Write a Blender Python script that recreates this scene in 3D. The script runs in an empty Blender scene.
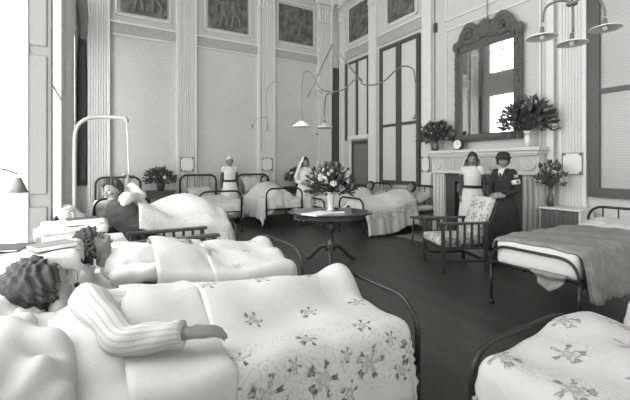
import bpy, bmesh, math, random
from mathutils import Vector, Matrix
PI = math.pi
V = Vector
C = bpy.context.scene.collection
sc = bpy.context.scene

# ---------------------------------------------------------------- camera, world, light, exposure
cam = bpy.data.cameras.new('camera')
cam.sensor_fit = 'HORIZONTAL'; cam.sensor_width = 36; cam.lens = 372/630*36
cam.shift_y = -35/630; cam.clip_start = .05
camo = bpy.data.objects.new('camera', cam); C.objects.link(camo)
camo.location = (0, 0, 1.4); camo.rotation_euler = (PI/2, 0, -math.radians(30))
sc.camera = camo
w = bpy.data.worlds.new('overcast_sky'); sc.world = w; w.use_nodes = True
w.node_tree.nodes['Background'].inputs[0].default_value = (1, 1, 1, 1)
w.node_tree.nodes['Background'].inputs[1].default_value = 6.0
sc.view_settings.view_transform = 'Standard'; sc.view_settings.look = 'None'
sc.view_settings.gamma = 1; sc.view_settings.use_curve_mapping = False
sc.view_settings.exposure = 0.42
sc.cycles.use_denoising = True
sc.cycles.max_bounces = 8; sc.cycles.diffuse_bounces = 6; sc.cycles.transparent_max_bounces = 16
sc.cycles.sample_clamp_indirect = 6
sc.render.film_transparent = False

def portal(name, loc, rot, sx, sy):
    l = bpy.data.lights.new(name, 'AREA'); l.shape = 'RECTANGLE'; l.size = sx; l.size_y = sy
    l.cycles.is_portal = True
    o = bpy.data.objects.new(name, l); C.objects.link(o); o.location = loc; o.rotation_euler = rot
# room: x -0.45..6.5, y -6..9.69, z 0..7.4
LX, RX, BY, NY, CZ = -.45, 6.5, 9.69, -5.0, 7.4
# openings of the left wall: (y0, y1) of the tall windows
WY = [(-4.2, -1.6), (1.28, 4.75), (5.0, 6.15), (8.15, 9.3)]
WZ = [(.45, 4.15), (4.95, 6.7)]
GXS = [-.66, -.66, -.49, -.49]     # depth of each window's glass
for k, (a, b) in enumerate(WY):
    for (z0, z1) in WZ:
        portal('window_portal', (-.80, (a+b)/2, (z0+z1)/2), (0, -PI/2, 0), z1-z0, b-a)
for (a, b) in [(.6, 2.6), (4.0, 6.0)]:  # portals of the unseen fill windows added behind the camera
    portal('window_portal', ((a+b)/2, NY-.3, 2.6), (PI/2, 0, 0), b-a, 3.2)

# ---------------------------------------------------------------- materials
class NT:
    def __init__(s, name):
        s.m = bpy.data.materials.new(name); s.m.use_nodes = True
        s.t = s.m.node_tree; s.b = s.t.nodes['Principled BSDF']
    def n(s, ty, **k):
        x = s.t.nodes.new(ty)
        for a, v in k.items(): setattr(x, a, v)
        return x
    def put(s, inp, v):
        if hasattr(v, 'is_linked') or isinstance(v, bpy.types.NodeSocket): s.t.links.new(v, inp)
        elif isinstance(v, (int, float)) and inp.type in ('RGBA',): inp.default_value = (v, v, v, 1)
        else: inp.default_value = v
    def f(s, op, a, b=None, c=None):
        x = s.n('ShaderNodeMath', operation=op)
        s.put(x.inputs[0], a)
        if b is not None: s.put(x.inputs[1], b)
        if c is not None: s.put(x.inputs[2], c)
        return x.outputs[0]
    def mix(s, fac, a, b):            # a*(1-fac)+b*fac for greys
        return s.f('ADD', s.f('MULTIPLY', a, s.f('SUBTRACT', 1.0, fac)), s.f('MULTIPLY', b, fac))
    def noise(s, vec, scale, detail=3, rough=.55):
        x = s.n('ShaderNodeTexNoise'); x.inputs['Scale'].default_value = scale
        x.inputs['Detail'].default_value = detail; x.inputs['Roughness'].default_value = rough
        if vec is not None: s.t.links.new(vec, x.inputs['Vector'])
        return x.outputs['Fac']
    def ramp(s, v, lo, hi):
        x = s.n('ShaderNodeMapRange'); x.interpolation_type = 'SMOOTHSTEP'
        s.put(x.inputs['Value'], v); x.inputs['From Min'].default_value = lo; x.inputs['From Max'].default_value = hi
        return x.outputs[0]
    def obj(s): return s.n('ShaderNodeTexCoord').outputs['Object']
    def uv(s): return s.n('ShaderNodeTexCoord').outputs['UV']
    def xyz(s, v):
        x = s.n('ShaderNodeSeparateXYZ'); s.t.links.new(v, x.inputs[0]); return x.outputs
    def color(s, v, tint=(1, 1, .985)):
        x = s.n('ShaderNodeCombineColor')
        for i in range(3): s.put(x.inputs[i], s.f('MULTIPLY', v, tint[i]) if tint[i] != 1 else v)
        s.t.links.new(x.outputs[0], s.b.inputs['Base Color'])
    def bump(s, h, st=.3, d=.01):
        x = s.n('ShaderNodeBump'); x.inputs['Strength'].default_value = st; x.inputs['Distance'].default_value = d
        s.put(x.inputs['Height'], h); s.t.links.new(x.outputs[0], s.b.inputs['Normal'])

def plain(name, g, rough=.6, var=.12, scale=14, metal=0, bump=.15, bd=.004, spec=None):
    t = NT(name); v = t.obj(); nz = t.noise(v, scale)
    t.color(t.f('MULTIPLY', g, t.f('ADD', 1-var, t.f('MULTIPLY', nz, 2*var))))
    t.b.inputs['Roughness'].default_value = rough; t.b.inputs['Metallic'].default_value = metal
    if spec is not None: t.b.inputs['Specular IOR Level'].default_value = spec
    if bump: t.bump(t.noise(v, scale*4), bump, bd)
    return t.m
def glass_mat(name):
    t = NT(name); t.t.nodes.remove(t.b)
    tr = t.n('ShaderNodeBsdfTransparent'); gl = t.n('ShaderNodeBsdfGlossy'); gl.inputs['Roughness'].default_value = .03
    tr.inputs[0].default_value = (.96, .96, .96, 1)
    mx = t.n('ShaderNodeMixShader'); fr = t.n('ShaderNodeFresnel'); fr.inputs[0].default_value = 1.12
    ge = t.n('ShaderNodeNewGeometry'); t.t.links.new(t.f('MULTIPLY', fr.outputs[0], t.f('SUBTRACT', 1.0, ge.outputs['Backfacing'])), mx.inputs[0]); t.t.links.new(tr.outputs[0], mx.inputs[1]); t.t.links.new(gl.outputs[0], mx.inputs[2])
    t.t.links.new(mx.outputs[0], t.t.nodes['Material Output'].inputs[0]); return t.m

M = {}
t = NT('mottled_wall_paint'); v = t.obj()
t.color(t.f('MULTIPLY', .46, t.f('ADD', t.f('ADD', .74, t.f('MULTIPLY', t.noise(v, 1.1, 5, .65), .22)), t.f('MULTIPLY', t.noise(v, 26, 3, .7), .3))))
t.b.inputs['Roughness'].default_value = .75; t.bump(t.noise(v, 45, 3), .35, .01); M['wall'] = t.m
M['trim'] = plain('white_trim_paint', .57, .55, .05, 5)
M['wtrim'] = plain('window_frame_paint', .62, .5, .05, 5)
M['pier'] = plain('grey_shutter_paint', .15, .5, .08, 3)
M['ceil'] = plain('ceiling_plaster', .45, .8)
M['dark'] = plain('dark_woodwork', .045, .4, .2, 8)
M['furn'] = plain('dark_stained_wood', .03, .35, .3, 10, spec=.6)
M['iron'] = plain('black_enamelled_iron', .018, .4, .2, 20, bump=0, spec=.35)
M['steel'] = plain('grey_tube_metal', .13, .45, .1, 20, metal=.2, bump=0)
M['chrome'] = plain('worn_pipe_metal', .26, .45, .1, 20, metal=.3, bump=0)
M['linen'] = plain('white_linen', .45, .9, .05, 30, bump=.3, bd=.006)
M['pillow'] = plain('white_pillow_cotton', .40, .9, .03, 9, bump=.2, bd=.004)
M['mattress'] = plain('pale_mattress_ticking', .55, .9, .06, 30)
M['skin'] = plain('skin', .2, .5, .06, 12, bump=.05)
M['hair'] = plain('dark_hair', .022, .5, .3, 60, bump=.6)
M['featd'] = plain('dark_eye', .02, .3, 0, bump=0)
M['lip'] = plain('lips', .08, .5, 0, bump=0)
M['navy'] = plain('dark_wool_cloth', .016, .85, .3, 30)
M['greycloth'] = plain('grey_wool_cloth', .05, .85, .3, 30)
M['white'] = plain('starched_white_cotton', .55, .85, .04, 20)
M['veil'] = plain('white_veil_cotton', .55, .9, .03, 20)
M['cream'] = plain('painted_white_locker', .58, .5, .05, 8)
M['vase'] = plain('glazed_white_china', .55, .2, .05, 8, bump=0)
M['vased'] = plain('dark_glazed_pot', .06, .25, .1, 8, bump=0)
M['leaf'] = plain('dark_green_leaf_grey', .06, .5, .5, 9)
M['petal'] = plain('pale_petal', .42, .7, .25, 9)
M['plaque'] = plain('white_enamel_plaque', .6, .4, .03, 9)
M['marble'] = plain('white_marble', .50, .35, .12, 6)
M['gilt'] = plain('dull_gilt_carving', .15, .5, .45, 28, bump=1.0, bd=.04)
M['shade'] = plain('opal_glass_shade', .62, .35, .03, 9, bump=0)
M['shadeg'] = plain('frosted_grey_glass_shade', .36, .3, .08, 9, bump=0)
M['hearth'] = plain('pale_hearth_rug', .16, .8, .15, 15)
M['ash'] = plain('sooty_firebox', .02, .8, .3, 8)
M['paper'] = plain('white_paper', .7, .8, .03, 6, bump=0)
M['glass'] = glass_mat('window_glass')
t = NT('silvered_mirror_glass'); t.color(.72); t.b.inputs['Metallic'].default_value = 1; t.b.inputs['Roughness'].default_value = .03; M['mirror'] = t.m
# floor: dark polished boards
t = NT('polished_dark_floorboards'); v = t.obj(); xx, yy, zz = t.xyz(v)
cell = t.f('FLOOR', t.f('DIVIDE', xx, .16)); wn = t.n('ShaderNodeTexWhiteNoise', noise_dimensions='1D'); t.put(wn.inputs['W'], cell)
gap = t.ramp(t.f('ABSOLUTE', t.f('SUBTRACT', t.f('FRACT', t.f('DIVIDE', xx, .16)), .5)), .485, .5)
base = t.f('ADD', .030, t.f('MULTIPLY', wn.outputs[0], .010))
base = t.f('MULTIPLY', base, t.f('ADD', .75, t.f('MULTIPLY', t.noise(v, 2.5), .5)))
t.color(t.mix(gap, base, .012)); t.b.inputs['Roughness'].default_value = .42; t.b.inputs['Specular IOR Level'].default_value = .35; M['floor'] = t.m
# frieze: small leafy relief
t = NT('moulded_leaf_frieze'); v = t.obj(); nz = t.noise(v, 22, 4); t.color(t.f('ADD', .24, t.f('MULTIPLY', nz, .2)))
t.bump(nz, .8, .03); t.b.inputs['Roughness'].default_value = .7; M['frieze'] = t.m
# mural panel
t = NT('dark_painted_mural'); v = t.obj(); t.color(t.f('ADD', .055, t.f('MULTIPLY', t.ramp(t.noise(v, 5, 5), .35, .75), .12)))
t.b.inputs['Roughness'].default_value = .6; M['mural'] = t.m
M['muralfig'] = plain('mural_figure_grey', .12, .7, .35, 9)
# lace pane
t = NT('patterned_window_pane'); v = t.uv(); u_, v_, _ = t.xyz(v)
a = t.f('SUBTRACT', t.f('FRACT', t.f('MULTIPLY', u_, 26)), .5); b = t.f('SUBTRACT', t.f('FRACT', t.f('ADD', t.f('MULTIPLY', v_, 26), t.f('MULTIPLY', t.f('FLOOR', t.f('MULTIPLY', u_, 26)), .5))), .5)
r = t.f('SQRT', t.f('ADD', t.f('MULTIPLY', a, a), t.f('MULTIPLY', b, b)))
t.color(t.mix(t.ramp(r, .2, .4), .37, .30)); t.b.inputs['Roughness'].default_value = .3; M['lace'] = t.m
M['pane'] = plain('pale_opaque_pane', .52, .25, .07, 1.3, bump=0)
# striped pyjamas
def striped(name, a_, b_, sc_):
    t = NT(name); u_, v_, _ = t.xyz(t.uv())
    s_ = t.ramp(t.f('SINE', t.f('MULTIPLY', v_, sc_)), .2, .8)
    t.color(t.mix(s_, a_, b_)); t.b.inputs['Roughness'].default_value = .9
    t.bump(t.noise(t.obj(), 40), .3, .004); return t.m
M['stripe'] = striped('striped_flannel', .42, .33, 100)
M['stripef'] = striped('faint_striped_cotton', .60, .42, 60)

# floral cotton: rows of flowers in metre-scaled uv (u = along the bed, v = across it)
def floral(name, base, rows, cells=None, leaf=.10, petal=.28, vine=.34, size=.075, step=.25):
    t = NT(name); u_, v_, _ = t.xyz(t.uv()); nz = t.noise(t.uv(), 38, 3); nv = t.noise(t.uv(), 16, 2, .4)
    val = t.f('ADD', base-.03, t.f('MULTIPLY', nz, .06))
    def flower(val, du, dv, R, seed=0.):
        r = t.f('SQRT', t.f('ADD', t.f('MULTIPLY', du, du), t.f('MULTIPLY', dv, dv)))
        r = t.f('ADD', r, t.f('MULTIPLY', t.f('SUBTRACT', nz, .5), R*1.3))
        th = t.f('ARCTAN2', dv, du)
        pr = t.f('MULTIPLY', R, t.f('ADD', .72, t.f('MULTIPLY', t.f('COSINE', t.f('MULTIPLY', th, 6)), .22)))
        lf = t.f('MULTIPLY', t.ramp(t.f('ADD', t.f('COSINE', t.f('ADD', t.f('MULTIPLY', th, 5), seed)), t.f('MULTIPLY', t.f('COSINE', t.f('ADD', t.f('MULTIPLY', th, 11), seed)), .6)), .1, .5),
                 t.f('MULTIPLY', t.ramp(r, R*.78, R*.9), t.f('SUBTRACT', 1.0, t.ramp(r, R*1.3, R*1.5))))
        val = t.mix(t.f('MULTIPLY', lf, t.ramp(nz, .3, .55)), val, leaf)
        pe = t.f('SUBTRACT', 1.0, t.ramp(t.f('DIVIDE', r, pr), .85, 1.05))
        inner = t.f('MULTIPLY', .6, t.f('SUBTRACT', 1.0, t.ramp(r, R*.2, R*.45)))
        pv = t.f('ADD', petal, t.f('MULTIPLY', t.f('SINE', t.f('MULTIPLY', r, 300)), .09))
        val = t.mix(t.f('MULTIPLY', pe, .8), val, pv)
        return t.mix(inner, val, base*.8)
    for (v0, hw, kind) in rows:
        dv = t.f('SUBTRACT', v_, v0)
        band = t.f('SUBTRACT', 1.0, t.ramp(t.f('ABSOLUTE', dv), hw*.75, hw))
        st = t.n('ShaderNodeTexVoronoi', feature='DISTANCE_TO_EDGE'); st.inputs['Scale'].default_value = 15
        t.t.links.new(t.uv(), st.inputs['Vector'])
        sw = t.f('MULTIPLY', t.ramp(t.f('SINE', t.f('MULTIPLY', nv, 46)), .1, .7), t.ramp(nz, .35, .5))
        val = t.mix(t.f('MULTIPLY', band, t.f('MULTIPLY', sw, .6)), val, vine)
        if kind:
            du = t.f('MULTIPLY', t.f('SUBTRACT', t.f('FRACT', t.f('DIVIDE', u_, step)), .5), step)
            val = flower(val, du, dv, size)
            du = t.f('MULTIPLY', t.f('SUBTRACT', t.f('FRACT', t.f('ADD', t.f('DIVIDE', u_, step), .5)), .5), step)
            val = flower(val, du, t.f('SUBTRACT', dv, hw*.45), size*.42, 1.)
    if cells:
        cx, cy, R = cells
        row = t.f('FLOOR', t.f('DIVIDE', v_, cy))
        du = t.f('MULTIPLY', t.f('SUBTRACT', t.f('FRACT', t.f('ADD', t.f('DIVIDE', u_, cx), t.f('MULTIPLY', row, .5))), .5), cx)
        dv = t.f('MULTIPLY', t.f('SUBTRACT', t.f('FRACT', t.f('DIVIDE', v_, cy)), .5), cy)
        val = flower(val, du, dv, R)
    t.color(val); t.b.inputs['Roughness'].default_value = .92; t.bump(t.noise(t.uv(), 45), .35, .004)
    return t.m
M['floralA'] = floral('floral_cotton_bold', .47, [(-.545, .15, 1), (.57, .15, 1), (-.33, .05, 0), (.33, .04, 0)], (.30, .25, .034), leaf=.08, size=.055, step=.25)
M['floralB'] = floral('floral_cotton_light', .47, [(-.36, .05, 0), (.34, .07, 0), (-.62, .12, 1)], (.27, .22, .034), leaf=.2, petal=.27, size=.05)
M['floralF'] = floral('floral_cotton_large', .47, [(-.33, .07, 0), (.33, .07, 0), (.05, .03, 0)], (.27, .24, .05), leaf=.15, petal=.26, size=.05)
M['floralD'] = floral('floral_cotton_border', .47, [(.55, .2, 1), (-.55, .2, 1)], None, leaf=.18, size=.06, vine=.3)
M['floralC'] = floral('floral_chintz', .45, [], (.19, .17, .05), leaf=.08, petal=.2)
M['jacket'] = plain('dark_patterned_jacket_cloth', .03, .85, .7, 22)
t = NT('mottled_grey_blanket'); nz = t.noise(t.obj(), 12, 4); t.color(t.f('ADD', .10, t.f('MULTIPLY', nz, .18))); t.b.inputs['Roughness'].default_value = .95
t.bump(nz, .4, .01); M['blanket'] = t.m
t = NT('pleated_curtain_cloth'); u_, v_, _ = t.xyz(t.obj()); t.color(t.f('ADD', .07, t.f('MULTIPLY', t.noise(t.obj(), 25), .05))); t.b.inputs['Roughness'].default_value = .9; M['pleat'] = t.m
t = NT('dark_patterned_frame'); nz = t.noise(t.obj(), 60, 2); t.color(t.f('ADD', .03, t.f('MULTIPLY', nz, .05))); t.b.inputs['Roughness'].default_value = .5; M['darkframe'] = t.m

# ---------------------------------------------------------------- mesh helpers
def link(name, bm, mats, parent=None, loc=None, rot=None, smooth=False, mods=()):
    me = bpy.data.meshes.new(name); bmesh.ops.recalc_face_normals(bm, faces=bm.faces[:]) if smooth != 'keep' else None
    bm.to_mesh(me); bm.free()
    if not isinstance(mats, (list, tuple)): mats = [mats]
    for m in mats: me.materials.append(m)
    if smooth:
        for p in me.polygons: p.use_smooth = True
    o = bpy.data.objects.new(name, me); C.objects.link(o)
    if loc is not None: o.location = loc
    if rot is not None: o.rotation_euler = rot
    if parent: o.parent = parent
    for k, val in mods:
        md = o.modifiers.new(k.lower(), k)
        for a_, b_ in val.items(): setattr(md, a_, b_)
    return o
def tag(o, label, cat, group=None, kind=None):
    if label: o['label'] = label; o['category'] = cat
    if group: o['group'] = group
    if kind: o['kind'] = kind
    return o
def struct(o): o['kind'] = 'structure'; return o
def thing(name, label, cat, loc=(0, 0, 0), rz=0, group=None):
    o = bpy.data.objects.new(name, None); C.objects.link(o); o.empty_display_size = .1
    o.location = loc; o.rotation_euler = (0, 0, rz); return tag(o, label, cat, group)
def kids(o): return [c for c in bpy.data.objects if c.parent == o]
def dup(o, parent=None, loc=None, rz=None, label=None, cat=None):
    c = o.copy(); C.objects.link(c); c.parent = parent
    if loc is not None: c.location = loc
    if rz is not None: c.rotation_euler = (0, 0, rz)
    if label: c['label'] = label
    for k in kids(o): dup(k, c)
    return c

def box(bm, x0, x1, y0, y1, z0, z1, bev=0, mi=0, M4=None):
    r = bmesh.ops.create_cube(bm, size=1)
    for v_ in r['verts']:
        v_.co = V(((x0+x1)/2+v_.co.x*(x1-x0), (y0+y1)/2+v_.co.y*(y1-y0), (z0+z1)/2+v_.co.z*(z1-z0)))
        if M4 is not None: v_.co = M4 @ v_.co
    fs = {f for v_ in r['verts'] for f in v_.link_faces}
    for f in fs: f.material_index = mi
    if bev:
        bmesh.ops.bevel(bm, geom=list({e for f in fs for e in f.edges}), offset=bev, segments=2, affect='EDGES', profile=.6)
def smoothpath(pts, k=6):
    pts = [V(p) for p in pts]; out = []
    for i in range(len(pts)-1):
        p0 = pts[max(i-1, 0)]; p1 = pts[i]; p2 = pts[i+1]; p3 = pts[min(i+2, len(pts)-1)]
        for j in range(k):
            t_ = j/k
            out.append(.5*((2*p1)+(p2-p0)*t_+(2*p0-5*p1+4*p2-p3)*t_*t_+(3*p1-p0-3*p2+p3)*t_**3))
    out.append(pts[-1]); return out
def interp(vals, k):
    out = []
    for i in range(len(vals)-1):
        for j in range(k): out.append(vals[i]+(vals[i+1]-vals[i])*j/k)
    return out+[vals[-1]]
def tube(bm, pts, r, n=10, sm=0, ref=None, cap=True, mi=0, fold=None):
    """r: a number, a list, or a list of (ra, rb)"""
    pts = [V(p) for p in pts]
    if not isinstance(r, (list, tuple)): r = [r]*len(pts)
    ra = [q[0] if isinstance(q, tuple) else q for q in r]; rb = [q[1] if isinstance(q, tuple) else q for q in r]
    if sm: pts = smoothpath(pts, sm); ra = interp(ra, sm); rb = interp(rb, sm)
    uvl = bm.loops.layers.uv.verify()
    up = V(ref) if ref is not None else None; prev = None; rings = []; L = 0; Ls = []
    for i, p in enumerate(pts):
        d = (pts[min(i+1, len(pts)-1)]-pts[max(i-1, 0)])
        d = d.normalized() if d.length > 1e-9 else V((0, 0, 1))
        if prev is None:
            a_ = up if up is not None else (V((0, 0, 1)) if abs(d.z) < .9 else V((1, 0, 0)))
        else: a_ = up if up is not None else prev
        x_ = (a_-d*a_.dot(d))
        if x_.length < 1e-6: x_ = d.orthogonal()
        x_.normalize(); prev = x_; y_ = d.cross(x_)
        if i: L += (p-pts[i-1]).length
        Ls.append(L); ring = []
        for j in range(n):
            an = 2*PI*j/n; m_ = 1 + (fold(i/(len(pts)-1), an) if fold else 0)
            ring.append(bm.verts.new(p+x_*math.cos(an)*ra[i]*m_+y_*math.sin(an)*rb[i]*m_))
        rings.append(ring)
    for i in range(len(rings)-1):
        for j in range(n):
            k = (j+1) % n
            f = bm.faces.new((rings[i][j], rings[i][k], rings[i+1][k], rings[i+1][j])); f.material_index = mi
            us = [(Ls[i], j/n), (Ls[i], (j+1)/n), (Ls[i+1], (j+1)/n), (Ls[i+1], j/n)]
            for lp, q in zip(f.loops, us): lp[uvl].uv = q
    if cap:
        for ring in (rings[0][::-1], rings[-1]):
            f = bm.faces.new(ring); f.material_index = mi
    return rings
def lathe(bm, prof, n=20, c=(0, 0, 0), mi=0):
    """prof: list of (r, z)"""
    rings = []
    for r_, z_ in prof:
        rings.append([bm.verts.new((c[0]+max(r_, 1e-4)*math.cos(2*PI*j/n), c[1]+max(r_, 1e-4)*math.sin(2*PI*j/n), c[2]+z_)) for j in range(n)])
    for i in range(len(rings)-1):
        for j in range(n):
            k = (j+1) % n; f = bm.faces.new((rings[i][j], rings[i][k], rings[i+1][k], rings[i+1][j])); f.material_index = mi
def ball(bm, c, r, mi=0, seg=12, M3=None):
    rr = r if isinstance(r, (tuple, list)) else (r, r, r)
    g = bmesh.ops.create_uvsphere(bm, u_segments=seg, v_segments=max(6, seg*2//3), radius=1)
    for v_ in g['verts']:
        q = V((v_.co.x*rr[0], v_.co.y*rr[1], v_.co.z*rr[2]))
        if M3 is not None: q = M3 @ q
        v_.co = q+V(c)
    for f in {f for v_ in g['verts'] for f in v_.link_faces}: f.material_index = mi
def prism(bm, poly, z0, z1, axis='z', mi=0):
    def P(a_, b_, c_): return {'z': (a_, b_, c_), 'y': (a_, c_, b_), 'x': (c_, a_, b_)}[axis]
    a = [bm.verts.new(P(p[0], p[1], z0)) for p in poly]; b = [bm.verts.new(P(p[0], p[1], z1)) for p in poly]
    n = len(poly)
    for i in range(n):
        k = (i+1) % n; f = bm.faces.new((a[i], a[k], b[k], b[i])); f.material_index = mi
    for q in (a[::-1], b): f = bm.faces.new(q); f.material_index = mi
def NB(): return bmesh.new()
def grid(fn, ns, nt, s0, s1, t0, t1, uvs=1):
    bm = NB(); uvl = bm.loops.layers.uv.verify(); vs = []
    for i in range(ns+1):
        vs.append([bm.verts.new(fn(s0+(s1-s0)*i/ns, t0+(t1-t0)*j/nt)) for j in range(nt+1)])
    for i in range(ns):
        for j in range(nt):
            f = bm.faces.new((vs[i][j], vs[i+1][j], vs[i+1][j+1], vs[i][j+1]))
            for lp, (a, b) in zip(f.loops, ((i, j), (i+1, j), (i+1, j+1), (i, j+1))):
                lp[uvl].uv = (t0+(t1-t0)*b/nt, s0+(s1-s0)*a/ns)
    return bm
def hsh(*a):
    x = math.sin(sum(q*k for q, k in zip(a, (12.9898, 78.233, 37.719, 9.131))))*43758.5453
    return x-math.floor(x)

# ---------------------------------------------------------------- room shell
def sbox(name, mat, *b, bev=0):
    bm = NB(); box(bm, *b, bev=bev); return struct(link(name, bm, mat))
sbox('floor', M['floor'], LX-.5, RX+.3, NY-.3, BY+.3, -.1, 0)
sbox('ceiling', M['ceil'], LX-.5, RX+.3, NY-.3, BY+.3, CZ, CZ+.1)
sbox('wall_back', M['wall'], LX-.5, RX+.2, BY, BY+.3, 0, CZ)
sbox('wall_right', M['wall'], RX, RX+.3, NY, BY, 0, CZ)
bm = NB()    # near wall behind the camera; its two unseen window openings are added for fill
xs = [LX-.5, .6, 2.6, 4.0, 6.0, RX+.2]
for i in range(5):
    if i in (1, 3): box(bm, xs[i], xs[i+1], NY-.3, NY, 0, 1.0); box(bm, xs[i], xs[i+1], NY-.3, NY, 4.2, CZ)
    else: box(bm, xs[i], xs[i+1], NY-.3, NY, 0, CZ)
struct(link('wall_near', bm, M['wall']))
# left wall with two tiers of openings
bm = NB(); ys = [NY]+[q for p in WY for q in p]+[BY]
for i in range(len(ys)-1):
    a, b = ys[i], ys[i+1]
    if i % 2 == 0: box(bm, -.72, LX, a, b, 0, CZ)
    else:
        box(bm, -.72, LX if a > 4.9 else -.61, a, b, 0, WZ[0][0]); box(bm, -.72, LX, a, b, WZ[0][1], WZ[1][0]); box(bm, -.72, LX, a, b, WZ[1][1], CZ)
struct(link('wall_left', bm, M['trim']))
# windows of the left wall
wn = 0
def sash(name, y0, y1, z0, z1, nv, nh, x):
    root = bpy.data.objects.new(name, None); C.objects.link(root); struct(root); root.location = (x, (y0+y1)/2, z0)
    cy = (y0+y1)/2; h = (y1-y0)/2; H = z1-z0; bm = NB(); f = .06
    box(bm, -.03, .03, -h, -h+f, 0, H); box(bm, -.03, .03, h-f, h, 0, H); box(bm, -.03, .03, -h, h, 0, f); box(bm, -.03, .03, -h, h, H-f, H)
    for i in range(1, nv): y = -h+2*h*i/nv; box(bm, -.02, .02, y-.025, y+.025, f, H-f)
    for i in range(1, nh): z = H*i/nh; box(bm, -.025, .025, -h+f, h-f, z-.02, z+.02)
    link('frame', bm, M['wtrim'], root)
    bm = NB(); box(bm, -.004, .004, -h+f, h-f, f, H-f); link('pane', bm, M['glass'], root)
    return root
for i, (a, b) in enumerate(WY):
    for j, (z0, z1) in enumerate(WZ):
        wn += 1
        sash('window_%d' % wn, a, b, z0, z1, {0: 2, 1: 2, 2: 1, 3: 2}[i], {0: 2, 1: 1, 2: 2, 3: 2}[i], GXS[i])
for (a, b) in [(.6, 2.6), (4.0, 6.0)]:  # near wall: unseen windows, added to let in fill daylight
    wn += 1; o = sash('window_%d' % wn, a, b, 1.0, 4.2, 2, 2, 0); o.location = ((a+b)/2, NY-.15, 1.0); o.rotation_euler = (0, 0, PI/2)

tn = 0
def trim(bm, mat=None, smooth=False):
    global tn; tn += 1
    return struct(link('trim_%d' % tn, bm, mat or M['trim'], smooth=smooth))
def fluted(x0, x1, z0, z1, wall, depth=.09, nf=7, plainq=False):
    """pilaster on the back wall ('b', x range) or right wall ('r', y range) or left wall ('l')"""
    w_ = x1-x0; m_ = w_*.1; pts = [(x0, 0), (x0, depth)]
    fw = (w_-2*m_)/nf
    for i in range(nf):
        a = x0+m_+fw*i
        if plainq: break
        for k in range(7):
            an = PI*k/6; pts.append((a+fw*.5-math.cos(an)*fw*.36, depth-math.sin(an)*fw*.36*1.5))
    pts += [(x1, depth), (x1, 0)]
    def tr(p):
        if wall == 'b': return (p[0], BY-p[1])
        if wall == 'r': return (RX-p[1], p[0])
        return (LX+p[1], p[0])
    bm = NB(); prism(bm, [tr(p) for p in pts], z0, z1)
    def bx(a, b, d, u, v_):
        if wall == 'b': box(bm, a, b, BY-d, BY, u, v_, bev=.008)
        elif wall == 'r': box(bm, RX-d, RX, a, b, u, v_, bev=.008)
        else: box(bm, LX, LX+d, a, b, u, v_, bev=.008)
    bx(x0-.04, x1+.04, depth+.04, 0, z0); bx(x0-.02, x1+.02, depth+.025, z0, z0+.08)
    # capital: astragal, leaves, volutes, abacus
    bx(x0-.015, x1+.015, depth+.02, z1-.03, z1+.02)
    bx(x0, x1, depth, z1, z1+.5)
    for i in range(5):
        c = x0+w_*(i+.5)/5
        for lv in range(2):
            p = {'b': (c, BY-depth-.02, z1+.12+lv*.16), 'r': (RX-depth-.02, c, z1+.12+lv*.16), 'l': (LX+depth+.02, c, z1+.12+lv*.16)}[wall]
            r_ = (w_*.085, .035, .09) if wall == 'b' else (.035, w_*.085, .09)
            ball(bm, p, r_, seg=8)
    for s_ in (0, 1):
        c = x0+.05 if s_ == 0 else x1-.05
        pts2 = []
        for k in range(14):
            an = k*.55; rr = .075*(1-k/16)
            q = (c+rr*math.cos(an), z1+.4+rr*math.sin(an))
            pts2.append((q[0], BY-depth-.03, q[1]) if wall == 'b' else ((RX-depth-.03, q[0], q[1]) if wall == 'r' else (LX+depth+.03, q[0], q[1])))
        tube(bm, pts2, .018, 6)
    bx(x0-.06, x1+.06, depth+.07, z1+.5, z1+.58)
    trim(bm)
# back wall pilasters
CAPZ = 5.74
BP = [(-.24, .19), (1.62, 2.11), (3.75, 4.26), (5.66, 6.13)]
for a, b in BP: fluted(a, b, .35, CAPZ, 'b')
for a, b, pl in [(9.36, 9.62, 1), (7.86, 8.17, 1), (5.93, 6.2, 1), (2.85, 3.24, 0), (3.32, 3.43, 1), (-.4, .0, 0)]:
    fluted(a, b, .35, CAPZ, 'r', depth=.08, plainq=pl)
for a, b in [(6.7, 7.7)]: fluted(a, b, .35, 5.74, 'l', depth=.06, nf=9)
# baseboards, frieze, upper cornice
sbox('baseboard_back', M['trim'], LX, RX, BY-.04, BY, 0, .3)
sbox('baseboard_right', M['trim'], RX-.04, RX, NY, BY, 0, .3)
fz = [(LX, -.24), (.19, 1.62), (2.11, 3.75), (4.26, 5.66)]
for i, (a, b) in enumerate(fz):
    bm = NB(); box(bm, a, b, BY-.03, BY, 4.42, 4.66); trim(bm, M['frieze'])
    bm = NB(); box(bm, a, b, BY-.07, BY, 4.66, 4.71, bev=.012); box(bm, a, b, BY-.045, BY, 4.39, 4.42); trim(bm)
for a, b in [(8.17, 9.36), (6.2, 7.86)]:
    bm = NB(); box(bm, RX-.03, RX, a, b, 4.6, 4.84); trim(bm, M['frieze'])
    bm = NB(); box(bm, RX-.06, RX, a, b, 4.84, 4.88, bev=.01); trim(bm)
bm = NB(); box(bm, LX, RX, BY-.16, BY, 6.32, 6.5, bev=.03); box(bm, LX, RX, BY-.35, BY, 6.8, 7.4, bev=.04); trim(bm)
bm = NB(); box(bm, RX-.16, RX, NY, BY, 6.32, 6.5, bev=.03); box(bm, RX-.35, RX, NY, BY, 6.8, 7.4, bev=.04); trim(bm)
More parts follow.
